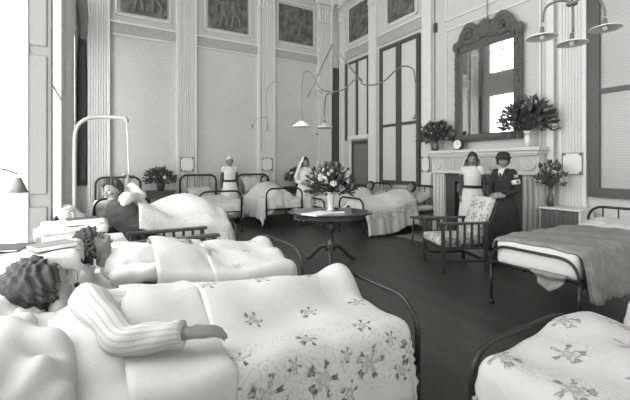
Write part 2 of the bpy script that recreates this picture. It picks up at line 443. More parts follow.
# rectangular panel mouldings
def moulding(wall, a, b, z0, z1, w_=.035, d=.03):
    bm = NB()
    for (p, q, u, v_) in [(a, b, z0, z0+w_), (a, b, z1-w_, z1), (a, a+w_, z0, z1), (b-w_, b, z0, z1)]:
        if wall == 'b': box(bm, p, q, BY-d, BY, u, v_, bev=.008)
        else: box(bm, RX-d, RX, p, q, u, v_, bev=.008)
    trim(bm)
moulding('r', 3.55, 5.57, .5, 4.31)
moulding('r', 3.55, 5.57, 4.5, 6.2)
for (a, b) in [(.30, 1.51), (2.31, 3.56), (4.33, 5.57)]: moulding('b', a, b, 4.86, 6.12, .04, .035)
for (a, b) in [(8.2, 9.2), (6.4, 7.5)]: moulding('r', a, b, 4.98, 6.12, .04, .035)
for (a, b) in [(.28, 1.53), (2.22, 3.64), (4.35, 5.57)]: moulding('b', a, b, .45, 1.0, .03, .02)

# murals with pale figures
def mural(wall, a, b, z0, z1, label, pose):
    root = thing('mural_panel', label, 'painting', (0, 0, 0), group='dark mural panels high on the walls')
    c = (a+b)/2; zc = (z0+z1)/2
    if wall == 'b': root.location = (c, BY-.03, z0)
    else: root.location = (RX-.03, c, z0); root.rotation_euler = (0, 0, -PI/2)
    h = (b-a)/2; H = z1-z0
    bm = NB(); box(bm, -h, h, -.01, .02, 0, H); link('painted_ground', bm, M['mural'], root)
    for (x, sc_, lean) in pose:
        bm = NB(); s_ = H*.8*sc_
        P = lambda u, v_: (x+u*s_, -.015, H*.07+v_*s_)
        tube(bm, [P(-.08, 0), P(-.04+lean*.1, .25), P(lean*.16, .48)], [(.02, s_*.035), (.02, s_*.05), (.02, s_*.07)], 8, 4, ref=(0, 1, 0))
        tube(bm, [P(.16, .02), P(.14-lean*.1, .26), P(lean*.16, .48)], [(.02, s_*.035), (.02, s_*.05), (.02, s_*.07)], 8, 4, ref=(0, 1, 0))
        tube(bm, [P(lean*.16, .44), P(lean*.3, .64), P(lean*.36, .82)], [(.02, s_*.085), (.02, s_*.1), (.02, s_*.05)], 8, 4, ref=(0, 1, 0))
        tube(bm, [P(lean*.34, .78), P(lean*.3+.2, .62), P(lean*.2+.26, .42)], [(.015, s_*.035), (.015, s_*.03), (.015, s_*.02)], 8, 4, ref=(0, 1, 0))
        tube(bm, [P(lean*.34, .78), P(lean*.3-.2, .66), P(lean*.2-.2, .44)], [(.015, s_*.035), (.015, s_*.03), (.015, s_*.02)], 8, 4, ref=(0, 1, 0))
        ball(bm, P(lean*.4, .92), (s_*.055, .02, s_*.07), seg=10)
        link('painted_figure', bm, M['muralfig'], root, smooth=True)
mural('b', .40, 1.41, 4.96, 6.0, 'dark mural panel at the left end of the back wall', [(-.15, 1, .2), (.25, .9, -.3)])
mural('b', 2.41, 3.46, 4.96, 6.0, 'dark mural panel above the two middle beds of the back wall', [(-.15, 1, .1), (.17, 1.05, -.1)])
mural('b', 4.41, 5.49, 4.96, 6.0, 'dark mural panel nearest the room corner on the back wall, one seated figure', [(.05, .9, .6)])
mural('r', 6.51, 7.41, 5.08, 6.05, 'dark mural panel above the wide dark framed window', [(.0, 1, .2)])
mural('r', 8.27, 9.15, 5.08, 6.05, 'dark mural panel above the narrow dark framed window beside the corner', [(.05, 1, -.2)])

# dark framed windows / doors of the right wall
def dark_window(name, y0, y1, z0, z1, cols, bars, mat, f=.085, meet=None, uvq=False):
    root = bpy.data.objects.new(name, None); C.objects.link(root); struct(root); root.location = (RX, (y0+y1)/2, 0)
    h = (y1-y0)/2; bm = NB()
    box(bm, -.07, 0, -h, -h+f, z0, z1); box(bm, -.07, 0, h-f, h, z0, z1); box(bm, -.07, 0, -h+f, h-f, z0, z0+f); box(bm, -.07, 0, -h+f, h-f, z1-f, z1)
    link('frame', bm, M['darkframe'], root)
    cw = [-h+f+(2*h-2*f)*i/cols for i in range(cols+1)]
    bm = NB()
    for i in range(1, cols): box(bm, -.06, 0, cw[i]-meet/2, cw[i]+meet/2, z0+f, z1-f)
    for zb in bars: box(bm, -.055, 0, -h+f, h-f, zb-.035, zb+.035)
    link('crossbar', bm, M['darkframe'], root)
    zs = [z0+f]+list(bars)+[z1-f]
    for i in range(cols):
        for j in range(len(zs)-1):
            bm = grid(lambda s_, t_: (-.02, s_, t_), 1, 1, cw[i], cw[i+1], zs[j], zs[j+1]); link('pane', bm, mat, root)
wn += 1; dark_window('window_%d' % wn, 6.30, 7.72, .92, 4.49, 2, [2.42], M['pane'], meet=.17, f=.09)
wn += 1; dark_window('window_%d' % wn, 8.2, 9.31, 2.14, 4.46, 2, [], M['pane'], meet=.08, f=.06)
wn += 1; dark_window('window_%d' % wn, .25, 2.82, .92, 5.4, 2, [2.5], M['lace'], meet=.12, f=.14)
# glazed door under the narrow window
root = bpy.data.objects.new('door_1', None); C.objects.link(root); struct(root); root.location = (RX, 8.6, 0)
bm = NB(); box(bm, -.05, 0, -.40, .40, .02, .86, bev=.01); box(bm, -.05, 0, -.40, -.33, .86, 2.1); box(bm, -.05, 0, .33, .40, .86, 2.1); box(bm, -.05, 0, -.33, .33, 2.0, 2.1)
box(bm, -.065, -.05, -.3, .3, .12, .76, bev=.01); link('door_leaf', bm, M['dark'], root)
bm = NB(); box(bm, -.03, -.01, -.33, .33, .86, 2.0); t = plain('dim_door_pane', .14, .3); link('pane', bm, t, root)
bm = NB(); box(bm, -.07, 0, -.42, -.40, 0, 2.14); box(bm, -.07, 0, .40, .52, 0, 2.14); box(bm, -.10, 0, -.42, .55, 2.14, 2.26); link('architrave', bm, M['trim'], root)
bm = NB(); ball(bm, (-.09, -.35, 1.02), .03); link('door_knob', bm, M['steel'], root, smooth=True)
# dark narrow door in the back wall beside the corner
root = bpy.data.objects.new('door_2', None); C.objects.link(root); struct(root); root.location = (6.275, BY, 0)
bm = NB(); box(bm, -.14, .14, -.05, 0, .0, 4.4)
for z0, z1 in ((.15, 1.2), (1.3, 2.6), (2.7, 4.25)): box(bm, -.09, .09, -.065, -.05, z0, z1, bev=.012)
link('door_leaf', bm, M['dark'], root)
# panelled shutter in the reveal of the long window
root = thing('window_shutter', 'tall grey panelled shutter folded back at the far end of the long bright window', 'shutter', (-.56, 4.745, .02))
bm = NB(); box(bm, -.1, .115, -.03, 0, 0, 4.13)
link('board', bm, M['pier'], root)
for z0, z1 in ((.1, .95), (1.08, 2.5), (2.6, 3.98)):
    bm = NB(); box(bm, -.07, .085, -.045, -.025, z0, z1, bev=.012); link('panel', bm, M['pier'], root)
# curtain on the back wall at the far left
root = thing('curtain', 'dark narrow curtain hanging in the far left corner beside the window', 'curtain', (-.345, BY, .95))
def cfold(t_, a): return .12*math.sin(a*5)
bm = NB(); tube(bm, [(0, -.06, 0), (0, -.06, 1), (.0, -.06, 2.3), (.0, -.06, 3.3)], [(.095, .05), (.09, .05), (.095, .05), (.06, .05)], 30, 4, ref=(1, 0, 0), fold=cfold); link('drape', bm, M['greycloth'], root, smooth=True)
bm = NB(); tube(bm, [(-.0, -.07, 3.2), (.03, -.08, 3.6), (-.02, -.09, 4.1), (-.04, -.09, 4.6)], [(.05, .045), (.1, .06), (.12, .07), (.12, .07)], 30, 4, ref=(1, 0, 0), fold=cfold)
link('swag', bm, plain('grey_swag_cloth', .22, .9), root, smooth=True)

# enamel bed-number plaques on the pilasters
def plaque(x, y, z_, rz, w_, label, dp):
    root = thing('wall_plaque', label, 'plaque', (x, y, z_), rz, 'white plaques on the pilasters')
    poly = []
    hw, hh, rc = w_/2, .16, .045
    for (cx, cy, a0) in ((hw, hh, 180), (-hw, hh, 270), (-hw, -hh, 0), (hw, -hh, 90)):
        for k in range(5):
            an = math.radians(a0+90*(4-k)/4) ; poly.append((cx+rc*math.cos(an), cy+rc*math.sin(an)))
    bm = NB(); prism(bm, poly, -.012, 0, 'y'); link('plate', bm, M['plaque'], root)
    bm = NB()
    for i in range(len(poly)):
        pass
    pts = [(p[0]*1.03, -.012, p[1]*1.03) for p in poly]+[(poly[0][0]*1.03, -.012, poly[0][1]*1.03)]
    tube(bm, pts, .006, 6)
    for sx in (-1, 1):
        for sz in (-1, 1): ball(bm, (sx*(hw-.005), -.012, sz*(hh-.005)), .022, seg=8)
    link('rim', bm, M['pier'], root)
plaque(1.865, BY-.105, 1.42, 0, .30, 'white plaque on the fluted pilaster left of the nurse at the back wall', 0)
plaque(4.0, BY-.105, 1.42, 0, .30, 'white plaque on the pilaster right of the bed with a patient against the back wall', 0)
plaque(RX-.1, 6.06, 1.42, -PI/2, .22, 'white plaque left of the fireplace under the leafy plant', 0)
plaque(RX-.095, 3.03, 1.42, -PI/2, .27, 'large white plaque on the fluted pilaster right of the fireplace', 0)

# ---------------------------------------------------------------- fireplace, mirror
root = thing('fireplace', 'white carved marble fireplace with fluted frieze and dark grate', 'fireplace', (RX, 4.59, 0), -PI/2)
# local: x along the wall (x+ = towards the camera / right in the picture), -y into the room
Wd = 1.14
def fp(name, fn, mat=None, smooth=False):
    bm = NB(); fn(bm); return link(name, bm, mat or M['marble'], root, smooth=smooth)
fp('mantel_shelf', lambda b: (box(b, -Wd-.07, Wd+.07, -.40, 0, 1.64, 1.70, bev=.012), box(b, -Wd-.03, Wd+.03, -.36, 0, 1.59, 1.64, bev=.01), box(b, -Wd, Wd, -.33, 0, 1.56, 1.59)))
def frieze(b):
    box(b, -Wd, Wd, -.26, 0, 1.24, 1.56)
    for i in range(46):
        x = -.80+1.6*i/45
        box(b, x-.011, x+.011, -.275, -.26, 1.30, 1.52, bev=.004)
    box(b, -Wd, Wd, -.285, -.25, 1.23, 1.265, bev=.006)
fp('frieze', frieze)
for s_ in (-1, 1):
    def leg(b):
        box(b, s_*Wd-(.30 if s_ > 0 else 0), s_*Wd+(.30 if s_ < 0 else 0), -.22, 0, 0, 1.24)
        for i in range(3):
            c = s_*(Wd-.06-.09*i); tube(b, [(c, -.235, .2), (c, -.235, 1.18)], .03, 12)
        box(b, s_*Wd-(.33 if s_ > 0 else -.0)-.0, s_*Wd+(.33 if s_ < 0 else 0), -.28, 0, 0, .18, bev=.01)
    fp('pilaster', leg)
    def ros(b):
        c = s_*(Wd-.16)
        lathe(b, [(.001, .0), (.03, .03), (.05, .012), (.085, .02), (.1, .03), (.115, .0)], 24)
        for v_ in b.verts: v_.co = V((c+v_.co.x, -.265-v_.co.z, 1.41+v_.co.y))
        for k in range(12):
            an = k*PI/6; ball(b, (c+.065*math.cos(an), -.28, 1.41+.065*math.sin(an)), (.016, .012, .016), seg=8)
    fp('rosette', ros, smooth=True)
fp('inner_surround', lambda b: (box(b, -.84, -.62, -.16, 0, 0, 1.24), box(b, .62, .84, -.16, 0, 0, 1.24), box(b, -.62, .62, -.16, 0, 1.06, 1.24)), M['dark'])
fp('firebox', lambda b: (box(b, -.62, .62, -.05, 0, 0, 1.06)), M['ash'])
def grate(b):
    for i in range(9): tube(b, [(-.4+.1*i, -.18, .22), (-.4+.1*i, -.2, .5)], .01, 6)
    for z_ in (.22, .36, .5): tube(b, [(-.44, -.19, z_), (.44, -.19, z_)], .012, 6)
    for x in (-.42, .42): tube(b, [(x, -.19, 0), (x, -.19, .62)], .018, 8); ball(b, (x, -.19, .64), .03)
    box(b, -.5, .5, -.15, -.05, .75, .8); box(b, -.56, .56, -.17, -.155, .84, 1.02, bev=.004)
fp('grate', grate, M['steel'])

root = thing('wall_mirror', 'large mirror in an ornate carved gilt frame with scrolled crest above the fireplace', 'mirror', (RX-.04, 4.54, 1.93), -PI/2)
root.rotation_euler = (0, 0, -PI/2)
hw, H0 = .56, 1.78   # glass half width / height
fp('mirror_glass', lambda b: box(b, -hw, hw, -.045, -.02, .06, H0), M['mirror'])
def frame(b):
    for (x0, x1, z0, z1) in ((-hw-.14, -hw, .0, H0+.1), (hw, hw+.14, .0, H0+.1), (-hw-.14, hw+.14, -.06, .08), (-hw-.14, hw+.14, H0-.02, H0+.16)):
        box(b, x0, x1, -.09, 0, z0, z1, bev=.02)
    random.seed(4)
    for s_ in (-1, 1):      # leaf beading down the stiles
        for k in range(20):
            z_ = .08+k*.092; ball(b, (s_*(hw+.07+.02*math.sin(k*2.1)), -.1, z_), (.045, .03, .055), seg=8)
            if k % 2: ball(b, (s_*(hw+.13), -.06, z_), (.035, .03, .05), seg=8)
        ball(b, (s_*(hw+.12), -.08, H0+.12), (.075, .05, .1), seg=10); ball(b, (s_*(hw+.1), -.08, .02), (.08, .05, .09), seg=10)
    for k in range(16): ball(b, (-hw+k*.075, -.1, .0+.012*math.sin(k*1.7)), (.045, .03, .04), seg=8)
fr = fp('frame', frame, M['gilt'], True)
def crest(b):
    random.seed(8)
    def scroll(cx, cz, r0, turns, sgn, th, a0=0):
        pts = []; rr = []
        n_ = int(turns*12)
        for k in range(n_+1):
            an = a0+sgn*k*2*PI/12; q = r0*(1-.8*k/n_)
            pts.append((cx+q*math.cos(an), -.09-.02*k/n_, cz+q*math.sin(an))); rr.append(th*(1-.5*k/n_))
        tube(b, pts, rr, 8)
    for s_ in (-1, 1):
        scroll(s_*.36, H0+.27, .20, 1.6, s_, .055, PI/2); scroll(s_*.16, H0+.22, .10, 1.3, -s_, .04, PI/2)
        scroll(s_*.58, H0+.17, .10, 1.3, s_, .035, PI/2)
        tube(b, [(s_*.1, -.08, H0+.16), (s_*.2, -.09, H0+.36), (s_*.36, -.09, H0+.46), (s_*.5, -.08, H0+.34), (s_*.6, -.08, H0+.18)], [.04, .06, .07, .06, .04], 10, 4)
        for k in range(10):
            ball(b, (s_*(.12+.055*k), -.1, H0+.14+.03*random.random()), (.04, .03, .055), seg=8)
            ball(b, (s_*(.16+.045*k), -.07, H0+.2+.12*math.sin(k*.33)), (.05, .03, .06), seg=8)
    ball(b, (0, -.1, H0+.26), (.13, .07, .13), seg=14)
    for k in range(9):
        an = PI*k/8; tube(b, [(0, -.09, H0+.26), (.12*math.cos(an), -.12, H0+.28+.12*math.sin(an)), (.2*math.cos(an), -.09, H0+.28+.22*math.sin(an))], [.03, .045, .015], 8, 3)
crest_o = fp('crest', crest, M['gilt'], True)
o = link('hanging_chain', (lambda b: (tube(b, [(0, 0, 0), (0, 0, 2.0)], .008, 6), b)[1])(NB()), M['steel'], None, (RX-.06, 4.54, 4.24)); tag(o, 'thin dark chain holding the mirror from above', 'chain')
# mantel clock
root = thing('mantel_clock', 'small round white-faced clock on the mantelpiece', 'clock', (RX-.2, 5.07, 1.70), -PI/2)
def face(b):
    lathe(b, [(.001, .0), (.085, .0), (.09, .01)], 24)
    for v_ in b.verts: v_.co = V((v_.co.x, -.055-v_.co.z*.5, .115+v_.co.y))
fp('dial', face, M['paper'])
def body(b):
    lathe(b, [(.001, -.04), (.09, -.04), (.105, -.02), (.105, .04), (.09, .055), (.086, .04)], 24)
    for v_ in b.verts: v_.co = V((v_.co.x, -v_.co.z, .115+v_.co.y))
    box(b, -.08, .08, -.05, .04, 0, .02)
fp('case', body, M['dark'], True)
fp('hand', lambda b: (box(b, -.004, .004, -.066, -.062, .115, .175), box(b, 0, .04, -.066, -.062, .111, .119)), M['dark'])

# hearth rug
bm = NB(); box(bm, 0, .75, -1.0, .95, 0, .012, bev=.004); tag(link('hearth_rug', bm, M['hearth'], None, (5.05, 4.6, 0)), 'pale grey rug on the dark floor in front of the fireplace', 'rug')

# ---------------------------------------------------------------- plants and flowers
def bouquet(root, base, R, n_leaf, n_fl, seed, *ar, **kw):
    xmax = kw.pop('xmax', 9)
    return bouquet_(root, base, R, n_leaf, n_fl, seed, *ar, xmax=xmax, **kw)
def bouquet_(root, base, R, n_leaf, n_fl, seed, leafsize=.08, fl=.045, spread=(1, 1, .8), vert=.5, xmax=9):
    """stems + leaves in one mesh, blossoms as parts"""
    random.seed(seed); bm = NB(); base = V(base)
    pts = []
    for i in range(n_leaf):
        u = random.uniform(0, 2*PI); ph = random.uniform(-.35, 1.45); q = R*random.uniform(.55, 1.12)
        p = base+V((math.cos(u)*math.cos(ph)*q*spread[0], math.sin(u)*math.cos(ph)*q*spread[1], math.sin(ph)*q*spread[2]+R*vert)); p.x = min(p.x, xmax-random.random()*.04); pts.append(p)
        d = (p-base).normalized(); s_ = leafsize*random.uniform(.6, 1.3)
        e = V((random.gauss(0, 1), random.gauss(0, 1), random.gauss(0, 1))); e = (e-d*e.dot(d)).normalized(); nrm = d.cross(e)
        dd = (d+e*random.uniform(-.7, .7)+V((0, 0, random.uniform(-.4, .4)))).normalized()
        a = bm.verts.new(p); b = bm.verts.new(p+dd*s_*.5+e.cross(dd)*s_*.28); c = bm.verts.new(p+dd*s_+nrm*s_*.1); d2 = bm.verts.new(p+dd*s_*.5-e.cross(dd)*s_*.28)
        bm.faces.new((a, b, c)); bm.faces.new((a, c, d2))
    link('foliage', bm, M['leaf'], root)
    bm = NB()
    for i in range(0, min(n_leaf, 70)):
        p = pts[i]; tube(bm, [base-V((0, 0, .02)), base+(p-base)*.5+V((0, 0, R*.12)), p], .004, 4, 3)
    link('stems', bm, M['leaf'], root)
    first = None
    for i in range(n_fl):
        u = random.uniform(0, 2*PI); ph = random.uniform(-.25, 1.4); q = R*random.uniform(.85, 1.1)
        p = base+V((math.cos(u)*math.cos(ph)*q*spread[0], math.sin(u)*math.cos(ph)*q*spread[1], math.sin(ph)*q*spread[2]+R*vert))
        if first is None:
            bm = NB()
            for k in range(6):
                an = k*PI/3; ball(bm, (math.cos(an)*fl*.6, math.sin(an)*fl*.6, 0), (fl*.5, fl*.5, fl*.3), seg=8)
            ball(bm, (0, 0, fl*.25), fl*.45, seg=8)
            first = link('blossom', bm, M['petal'], root, smooth=True); o = first
        else: o = dup(first, root)
        o.location = p; o.rotation_euler = (random.uniform(-1.4, 1.4), random.uniform(-1.4, 1.4), 0)
        k = random.uniform(.7, 1.3); o.scale = (k, k, k)
def vase_part(root, prof, mat, name='vase'):
    bm = NB(); lathe(bm, prof, 24); return link(name, bm, mat, root, smooth=True)
root = thing('flower_bouquet', 'bushy arrangement of leaves and pale flowers at the left end of the mantelpiece', 'flowers', (RX-.27, 5.62, 1.70))
vase_part(root, [(.001, 0), (.06, 0), (.075, .08), (.05, .16), (.06, .2), (.05, .2), (.04, .05)], M['vased'])
bouquet(root, (0, 0, .2), .33, 520, 10, 3, .11, .03, (.7, 1.25, .8), .25, xmax=.14)
root = thing('flower_bouquet', 'tall arrangement of leaves and white flowers at the right end of the mantelpiece', 'flowers', (RX-.30, 3.62, 1.70))
vase_part(root, [(.001, 0), (.06, 0), (.05, .1), (.045, .22), (.065, .27), (.055, .27), (.03, .05)], M['vase'])
bouquet(root, (0, 0, .27), .36, 560, 20, 5, .11, .04, (.75, 1.1, 1.0), .35, xmax=.16)
# small plants on stands at the back wall
def plant_stand(x, y, lab1, lab2, seed, w_=.62, n=15, zt=.80):
    root = thing('plant_stand', lab1, 'table', (x, y, 0))
    bm = NB(); box(bm, -w_/2, w_/2, -.22, .22, zt-.04, zt, bev=.006); link('table_top', bm, M['furn'], root)
    bm = NB(); box(bm, -w_/2+.03, w_/2-.03, -.2, .2, zt-.16, zt-.04); link('apron', bm, M['furn'], root)
    for sx in (-1, 1):
        for sy in (-1, 1):
            bm = NB(); tube(bm, [(sx*(w_/2-.05), sy*.17, 0), (sx*(w_/2-.05), sy*.17, zt-.05)], .02, 8); link('leg', bm, M['furn'], root)
    r2 = thing('potted_plant', lab2, 'plant', (x, y-.02, zt))
    vase_part(r2, [(.001, 0), (.07, 0), (.10, .15), (.11, .17), (.095, .17), (.08, .1)], M['vased'], 'pot')
    bouquet(r2, (0, 0, .15), .30, 320, n, seed, .11, .04, (1.1, .6, .75), .3)
plant_stand(1.23, 9.40, 'dark narrow stand against the back wall under the left potted plant', 'leafy potted plant on the dark stand left of the fluted pilaster', 11)
plant_stand(4.85, 9.35, 'dark stand against the back wall left of the white-veiled nurse\'s head', 'leafy potted plant between the back wall bed and the veiled nurse', 12, .7, 10)

# ---------------------------------------------------------------- beds
def bed(label, loc, rz, L=1.98, W=.86, hz=1.1, fz=.74, mz=.58, thick=.016):
    root = thing('iron_bed', label, 'bed', loc, rz, 'iron hospital beds of the ward')
    h = W/2; r = .16; bz = .40
    def arch(x, top, spind, name, thick=thick):
        bm = NB(); pts = [(x, -h, bz-.1)]
        for k in range(7): an = PI/2*k/6; pts.append((x, -h+r-r*math.cos(an), top-r+r*math.sin(an)))
        for k in range(7): an = PI/2*k/6; pts.append((x, h-r+r*math.sin(an), top-r+r*math.cos(an)))
        pts.append((x, h, bz-.1)); tube(bm, pts, thick, 8)
        o = link(name, bm, M['iron'], root, smooth=True)
        bm = NB(); tube(bm, [(x, -h, bz+.03), (x, h, bz+.03)], .012, 8); link('cross_rail', bm, M['iron'], root, smooth=True)
        for k in range(1, spind+1):
            y = -h+W*k/(spind+1); tp = top if abs(y) < h-r else top-r+math.sqrt(max(0, r*r-(abs(y)-h+r)**2))
            bm = NB(); tube(bm, [(x, y, bz+.03), (x, y, tp)], .008, 6); link('spindle', bm, M['iron'], root, smooth=True)
    arch(0, hz, 4, 'head_rail'); arch(L, fz, 0, 'foot_rail', thick*.85)
    for x in (0, L):
        for s_ in (-1, 1):
            bm = NB(); tube(bm, [(x, s_*h, bz), (x, s_*h, .05)], .014, 8); lathe(bm, [(.001, 0), (.022, .0), (.028, .025), (.022, .05), (.001, .05)], 10, (x, s_*h, 0))
            link('leg', bm, M['iron'], root, smooth=True)
    for s_ in (-1, 1):
        bm = NB(); box(bm, 0, L, s_*h-.015, s_*h+.015, bz-.03, bz+.02); link('side_rail', bm, M['iron'], root)
    bm = NB()
    for k in range(9): box(bm, .02, L-.02, -h+.04+(W-.1)*k/8, -h+.055+(W-.1)*k/8, bz-.012, bz)
    for k in range(15): box(bm, .05+(L-.12)*k/14, .065+(L-.12)*k/14, -h+.02, h-.02, bz-.008, bz+.004)
    link('spring_mesh', bm, M['iron'], root)
    bm = NB(); box(bm, .03, L-.03, -h+.03, h-.03, bz+.01, mz, bev=.05); 
    link('mattress', bm, M['mattress'], root, smooth=True)
    return root
def Bm(o):  # matrix of a bed
    return Matrix.Translation(o.location) @ Matrix.Rotation(o.rotation_euler.z, 4, 'Z')
def pillow(bedo, x, y, z_, label, l=.40, w_=.66, h=.14, tilt=.25, rz=0, name='pillow', crease=.006):
    bm = NB(); n, m_ = 22, 30; vs = {}
    sd = hsh(x, y, loc_seed(bedo))*10
    for side in (1, -1):
        for i in range(n+1):
            for j in range(m_+1):
                u, v_ = 2*i/n-1, 2*j/m_-1
                if side == -1 and (i in (0, n) or j in (0, m_)): vs[side, i, j] = vs[1, i, j]; continue
                e = max(0, (1-u**4))**.5*max(0, (1-v_**4))**.5
                k = 1-.06*(1-abs(u))*abs(v_)**3
                wr = .012*math.sin(9*u+sd+3*v_)*math.sin(5*v_+sd)+crease*math.sin(19*u*v_+sd)+crease*1.6*(1-abs(math.sin(5.5*v_+2.6*u+sd)))
                vs[side, i, j] = bm.verts.new((u*l/2*(1-.07*(1-v_*v_)), v_*w_/2*(1-.05*(1-u*u))*k, side*(h/2*e)+(wr*e if side == 1 else 0)))
    for side in (1, -1):
        for i in range(n):
            for j in range(m_):
                q = [vs[side, i, j], vs[side, i+1, j], vs[side, i+1, j+1], vs[side, i, j+1]]
                bm.faces.new(q if side == 1 else q[::-1])
    mt = Bm(bedo) @ Matrix.Translation((x, y, z_)) @ Matrix.Rotation(rz, 4, 'Z') @ Matrix.Rotation(tilt, 4, 'Y')
    o = link(name, bm, M['pillow'], smooth=True); o.matrix_world = mt
    return tag(o, label, 'pillow')
def loc_seed(o): return o.location.x*1.3+o.location.y*2.7
LUMPS = {}
def spread(bedo, label, mat, x0, x1, hw, zt, dn, dp, df, bumps=(), rc=.06, wave=.02, name='bedspread', cat='bedspread', sink=None, flare=.12, wf=7., sub=1, seed=0, hem=None):
    """cloth over the bed: on top from x0 to x1 and +-hw, hanging dn (y-), dp (y+), df (foot)"""
    hw += .022; dn -= .022; dp -= .022
    nx = int((x1+df-x0)/.028); lumps = LUMPS.get(bedo.name, []); ny = int((2*hw+dn+dp)/.028)
    def fn(s_, t_):
        qs = max(abs(s_)-(hw-rc), 0); qt = max(t_-(x1-rc), 0); q = math.hypot(qs, qt)
        bx = min(t_, x1-rc); by = max(-(hw-rc), min(hw-rc, s_))
        z_ = zt
        for (cx, cy, rx, ry, h) in bumps:
            e = ((bx-cx)/rx)**2+((by-cy)/ry)**2; z_ += h*math.exp(-e)
        if lumps:
            acc = 0.
            for (lx, ly, lz, lr) in lumps:
                d2 = (bx-lx)**2*.8+(by-ly)**2
                if d2 > .16: continue
                h_ = lz+lr*.9+.012-d2/(4.2*lr)-z_
                if h_ > -.12: acc += math.exp(h_/.03)
            if acc > 0:
                acc = min(acc, 1e8); z_ += .03*math.log(1+acc/2.5)
        z_ += .004*math.sin(bx*31+by*13+seed*3)*math.sin(by*17+bx*5)+.008*math.sin(bx*13+by*7+seed)+.005*math.sin(by*21-bx*9+seed*2)
        if q > 0:
            dx, dy = qt/q, (qs/q)*(1 if s_ > 0 else -1)
            k = rc*PI/2
            if q < k: hh = rc*math.sin(q/rc); dr = rc*(1-math.cos(q/rc))
            else: hh = rc+flare*(q-k); dr = rc+(q-k)
            per = t_*abs(dy)+s_*abs(dx)
            wv = wave*min(1, max(0, (q-k))/.25)*(math.sin(per*wf*2+seed)+.6*math.sin(per*wf*4.7+1.3+seed))
            hh += wv
            return V((bx+dx*hh, by+dy*hh, max(z_-dr, .02)))
        return V((bx, by, z_))
    bm = grid(fn, ny, nx, -(hw+dn), hw+dp, x0, x1+df)
    o = link(name, bm, mat, smooth=True, mods=[('SOLIDIFY', dict(thickness=.008, offset=1.0))])
    o.matrix_world = Bm(bedo)
    return tag(o, label, cat)

# ---------------------------------------------------------------- people
def to_obj_remesh(name, bm, mat, parent, vox):
    o = link(name, bm, mat, None, smooth=True)
    md = o.modifiers.new('r', 'REMESH'); md.mode = 'VOXEL'; md.voxel_size = vox; md.use_smooth_shade = True
    md2 = o.modifiers.new('s', 'SMOOTH'); md2.iterations = 2; md2.factor = .5
    dg = bpy.context.evaluated_depsgraph_get(); ev = o.evaluated_get(dg)
    me = bpy.data.meshes.new_from_object(ev); old = o.data
    o.modifiers.clear(); o.data = me; bpy.data.meshes.remove(old); me.name = name
    for p in me.polygons: p.use_smooth = True
    o.parent = parent; return o
def frame_mat(c, face, up):
    f = V(face).normalized(); u = V(up); u = (u-f*u.dot(f)).normalized(); l = u.cross(f)
    m_ = Matrix((f, l, u)).transposed().to_4x4(); m_.translation = V(c); return m_
def head_mesh(bm, Mh, k=1.):
    g = bmesh.ops.create_uvsphere(bm, u_segments=28, v_segments=20, radius=1)
    for v_ in g['verts']:
        x, y, z_ = v_.co; q = V((x*.095, y*.074, z_*.115))
        if z_ < 0: q.y *= 1-.28*(-z_)**1.5; q.x *= 1-.08*(-z_); 
        if z_ < 0 and x < 0: q.x *= 1-.35*(-z_)
        if x > 0: q.x *= .95
        ex = math.exp(-((abs(q.y)-.03)/.016)**2-((q.z-.005)/.016)**2)
        if x > 0: q.x -= .010*ex
        if x > 0: q.x += .006*math.exp(-((q.z-.03)/.012)**2)*math.exp(-(q.y/.05)**2)
        if x > 0: q.x += .012*math.exp(-((q.z+.095)/.025)**2)*math.exp(-(q.y/.03)**2)
        v_.co = Mh @ (q*k)
    def P(*p): return Mh @ (V(p)*k)
    tube(bm, [P(.082, 0, .018), P(.096, 0, -.008), P(.106, 0, -.024), P(.092, 0, -.034)], [.008*k, .010*k, .013*k, .008*k], 8, 2)
    ball(bm, P(.092, 0, -.056), .011*k, seg=8); ball(bm, P(.09, 0, -.067), .010*k, seg=8)
    for s_ in (-1, 1):
        ball(bm, P(-.005, s_*.075, -.01), (.02*k, .009*k, .032*k), seg=8, M3=Mh.to_3x3())
        ball(bm, P(.072, s_*.035, -.03), .022*k, seg=8)
def face_parts(parent, Mh, k=1.):
    for s_ in (-1, 1):
        bm = NB(); ball(bm, Mh @ (V((.083, s_*.030, .004))*k), (.006*k, .012*k, .006*k), seg=10, M3=Mh.to_3x3()); link('eye', bm, M['featd'], parent, smooth=True)
        bm = NB(); tube(bm, [Mh @ (V((.087, s_*.015, .024))*k), Mh @ (V((.088, s_*.03, .03))*k), Mh @ (V((.078, s_*.046, .024))*k)], .003*k, 6, 2); link('eyebrow', bm, M['hair'], parent, smooth=True)
    bm = NB(); tube(bm, [Mh @ (V((.094, -.02, -.061))*k), Mh @ (V((.1015, 0, -.060))*k), Mh @ (V((.094, .02, -.061))*k)], [.002*k, .005*k, .002*k], 6, 3); link('mouth', bm, M['lip'], parent, smooth=True)
def hair_part(parent, Mh, k=1., long=0., mat='hair', thick=.012, mess=.006, name='hair', front=.045):
    bm = NB(); g = bmesh.ops.create_uvsphere(bm, u_segments=96, v_segments=64, radius=1)
    kill = []
    for v_ in g['verts']:
        x, y, z_ = v_.co
        lim = -.15-long-.5*max(0, -x) if x < .1 else -.15-long+(.4+long)*min(1, (x-.1)/.3)+max(0, x-.4)*.55
        lim += .04*math.sin(11*math.atan2(y, x))
        if z_ < lim: kill.append(v_); continue
        nzv = mess*math.sin(17*x+9*y)*math.sin(13*z_+7*y)+mess*.6*math.sin(31*y+23*z_)
        q = V((x*(.099+thick), y*(.076+thick), z_*(.117+thick)))
        v_.co = Mh @ ((q+q.normalized()*nzv)*k)
    bmesh.ops.delete(bm, geom=kill, context='VERTS')
    return link(name, bm, M[mat], parent, smooth=True, mods=[('SOLIDIFY', dict(thickness=.012, offset=-1))])
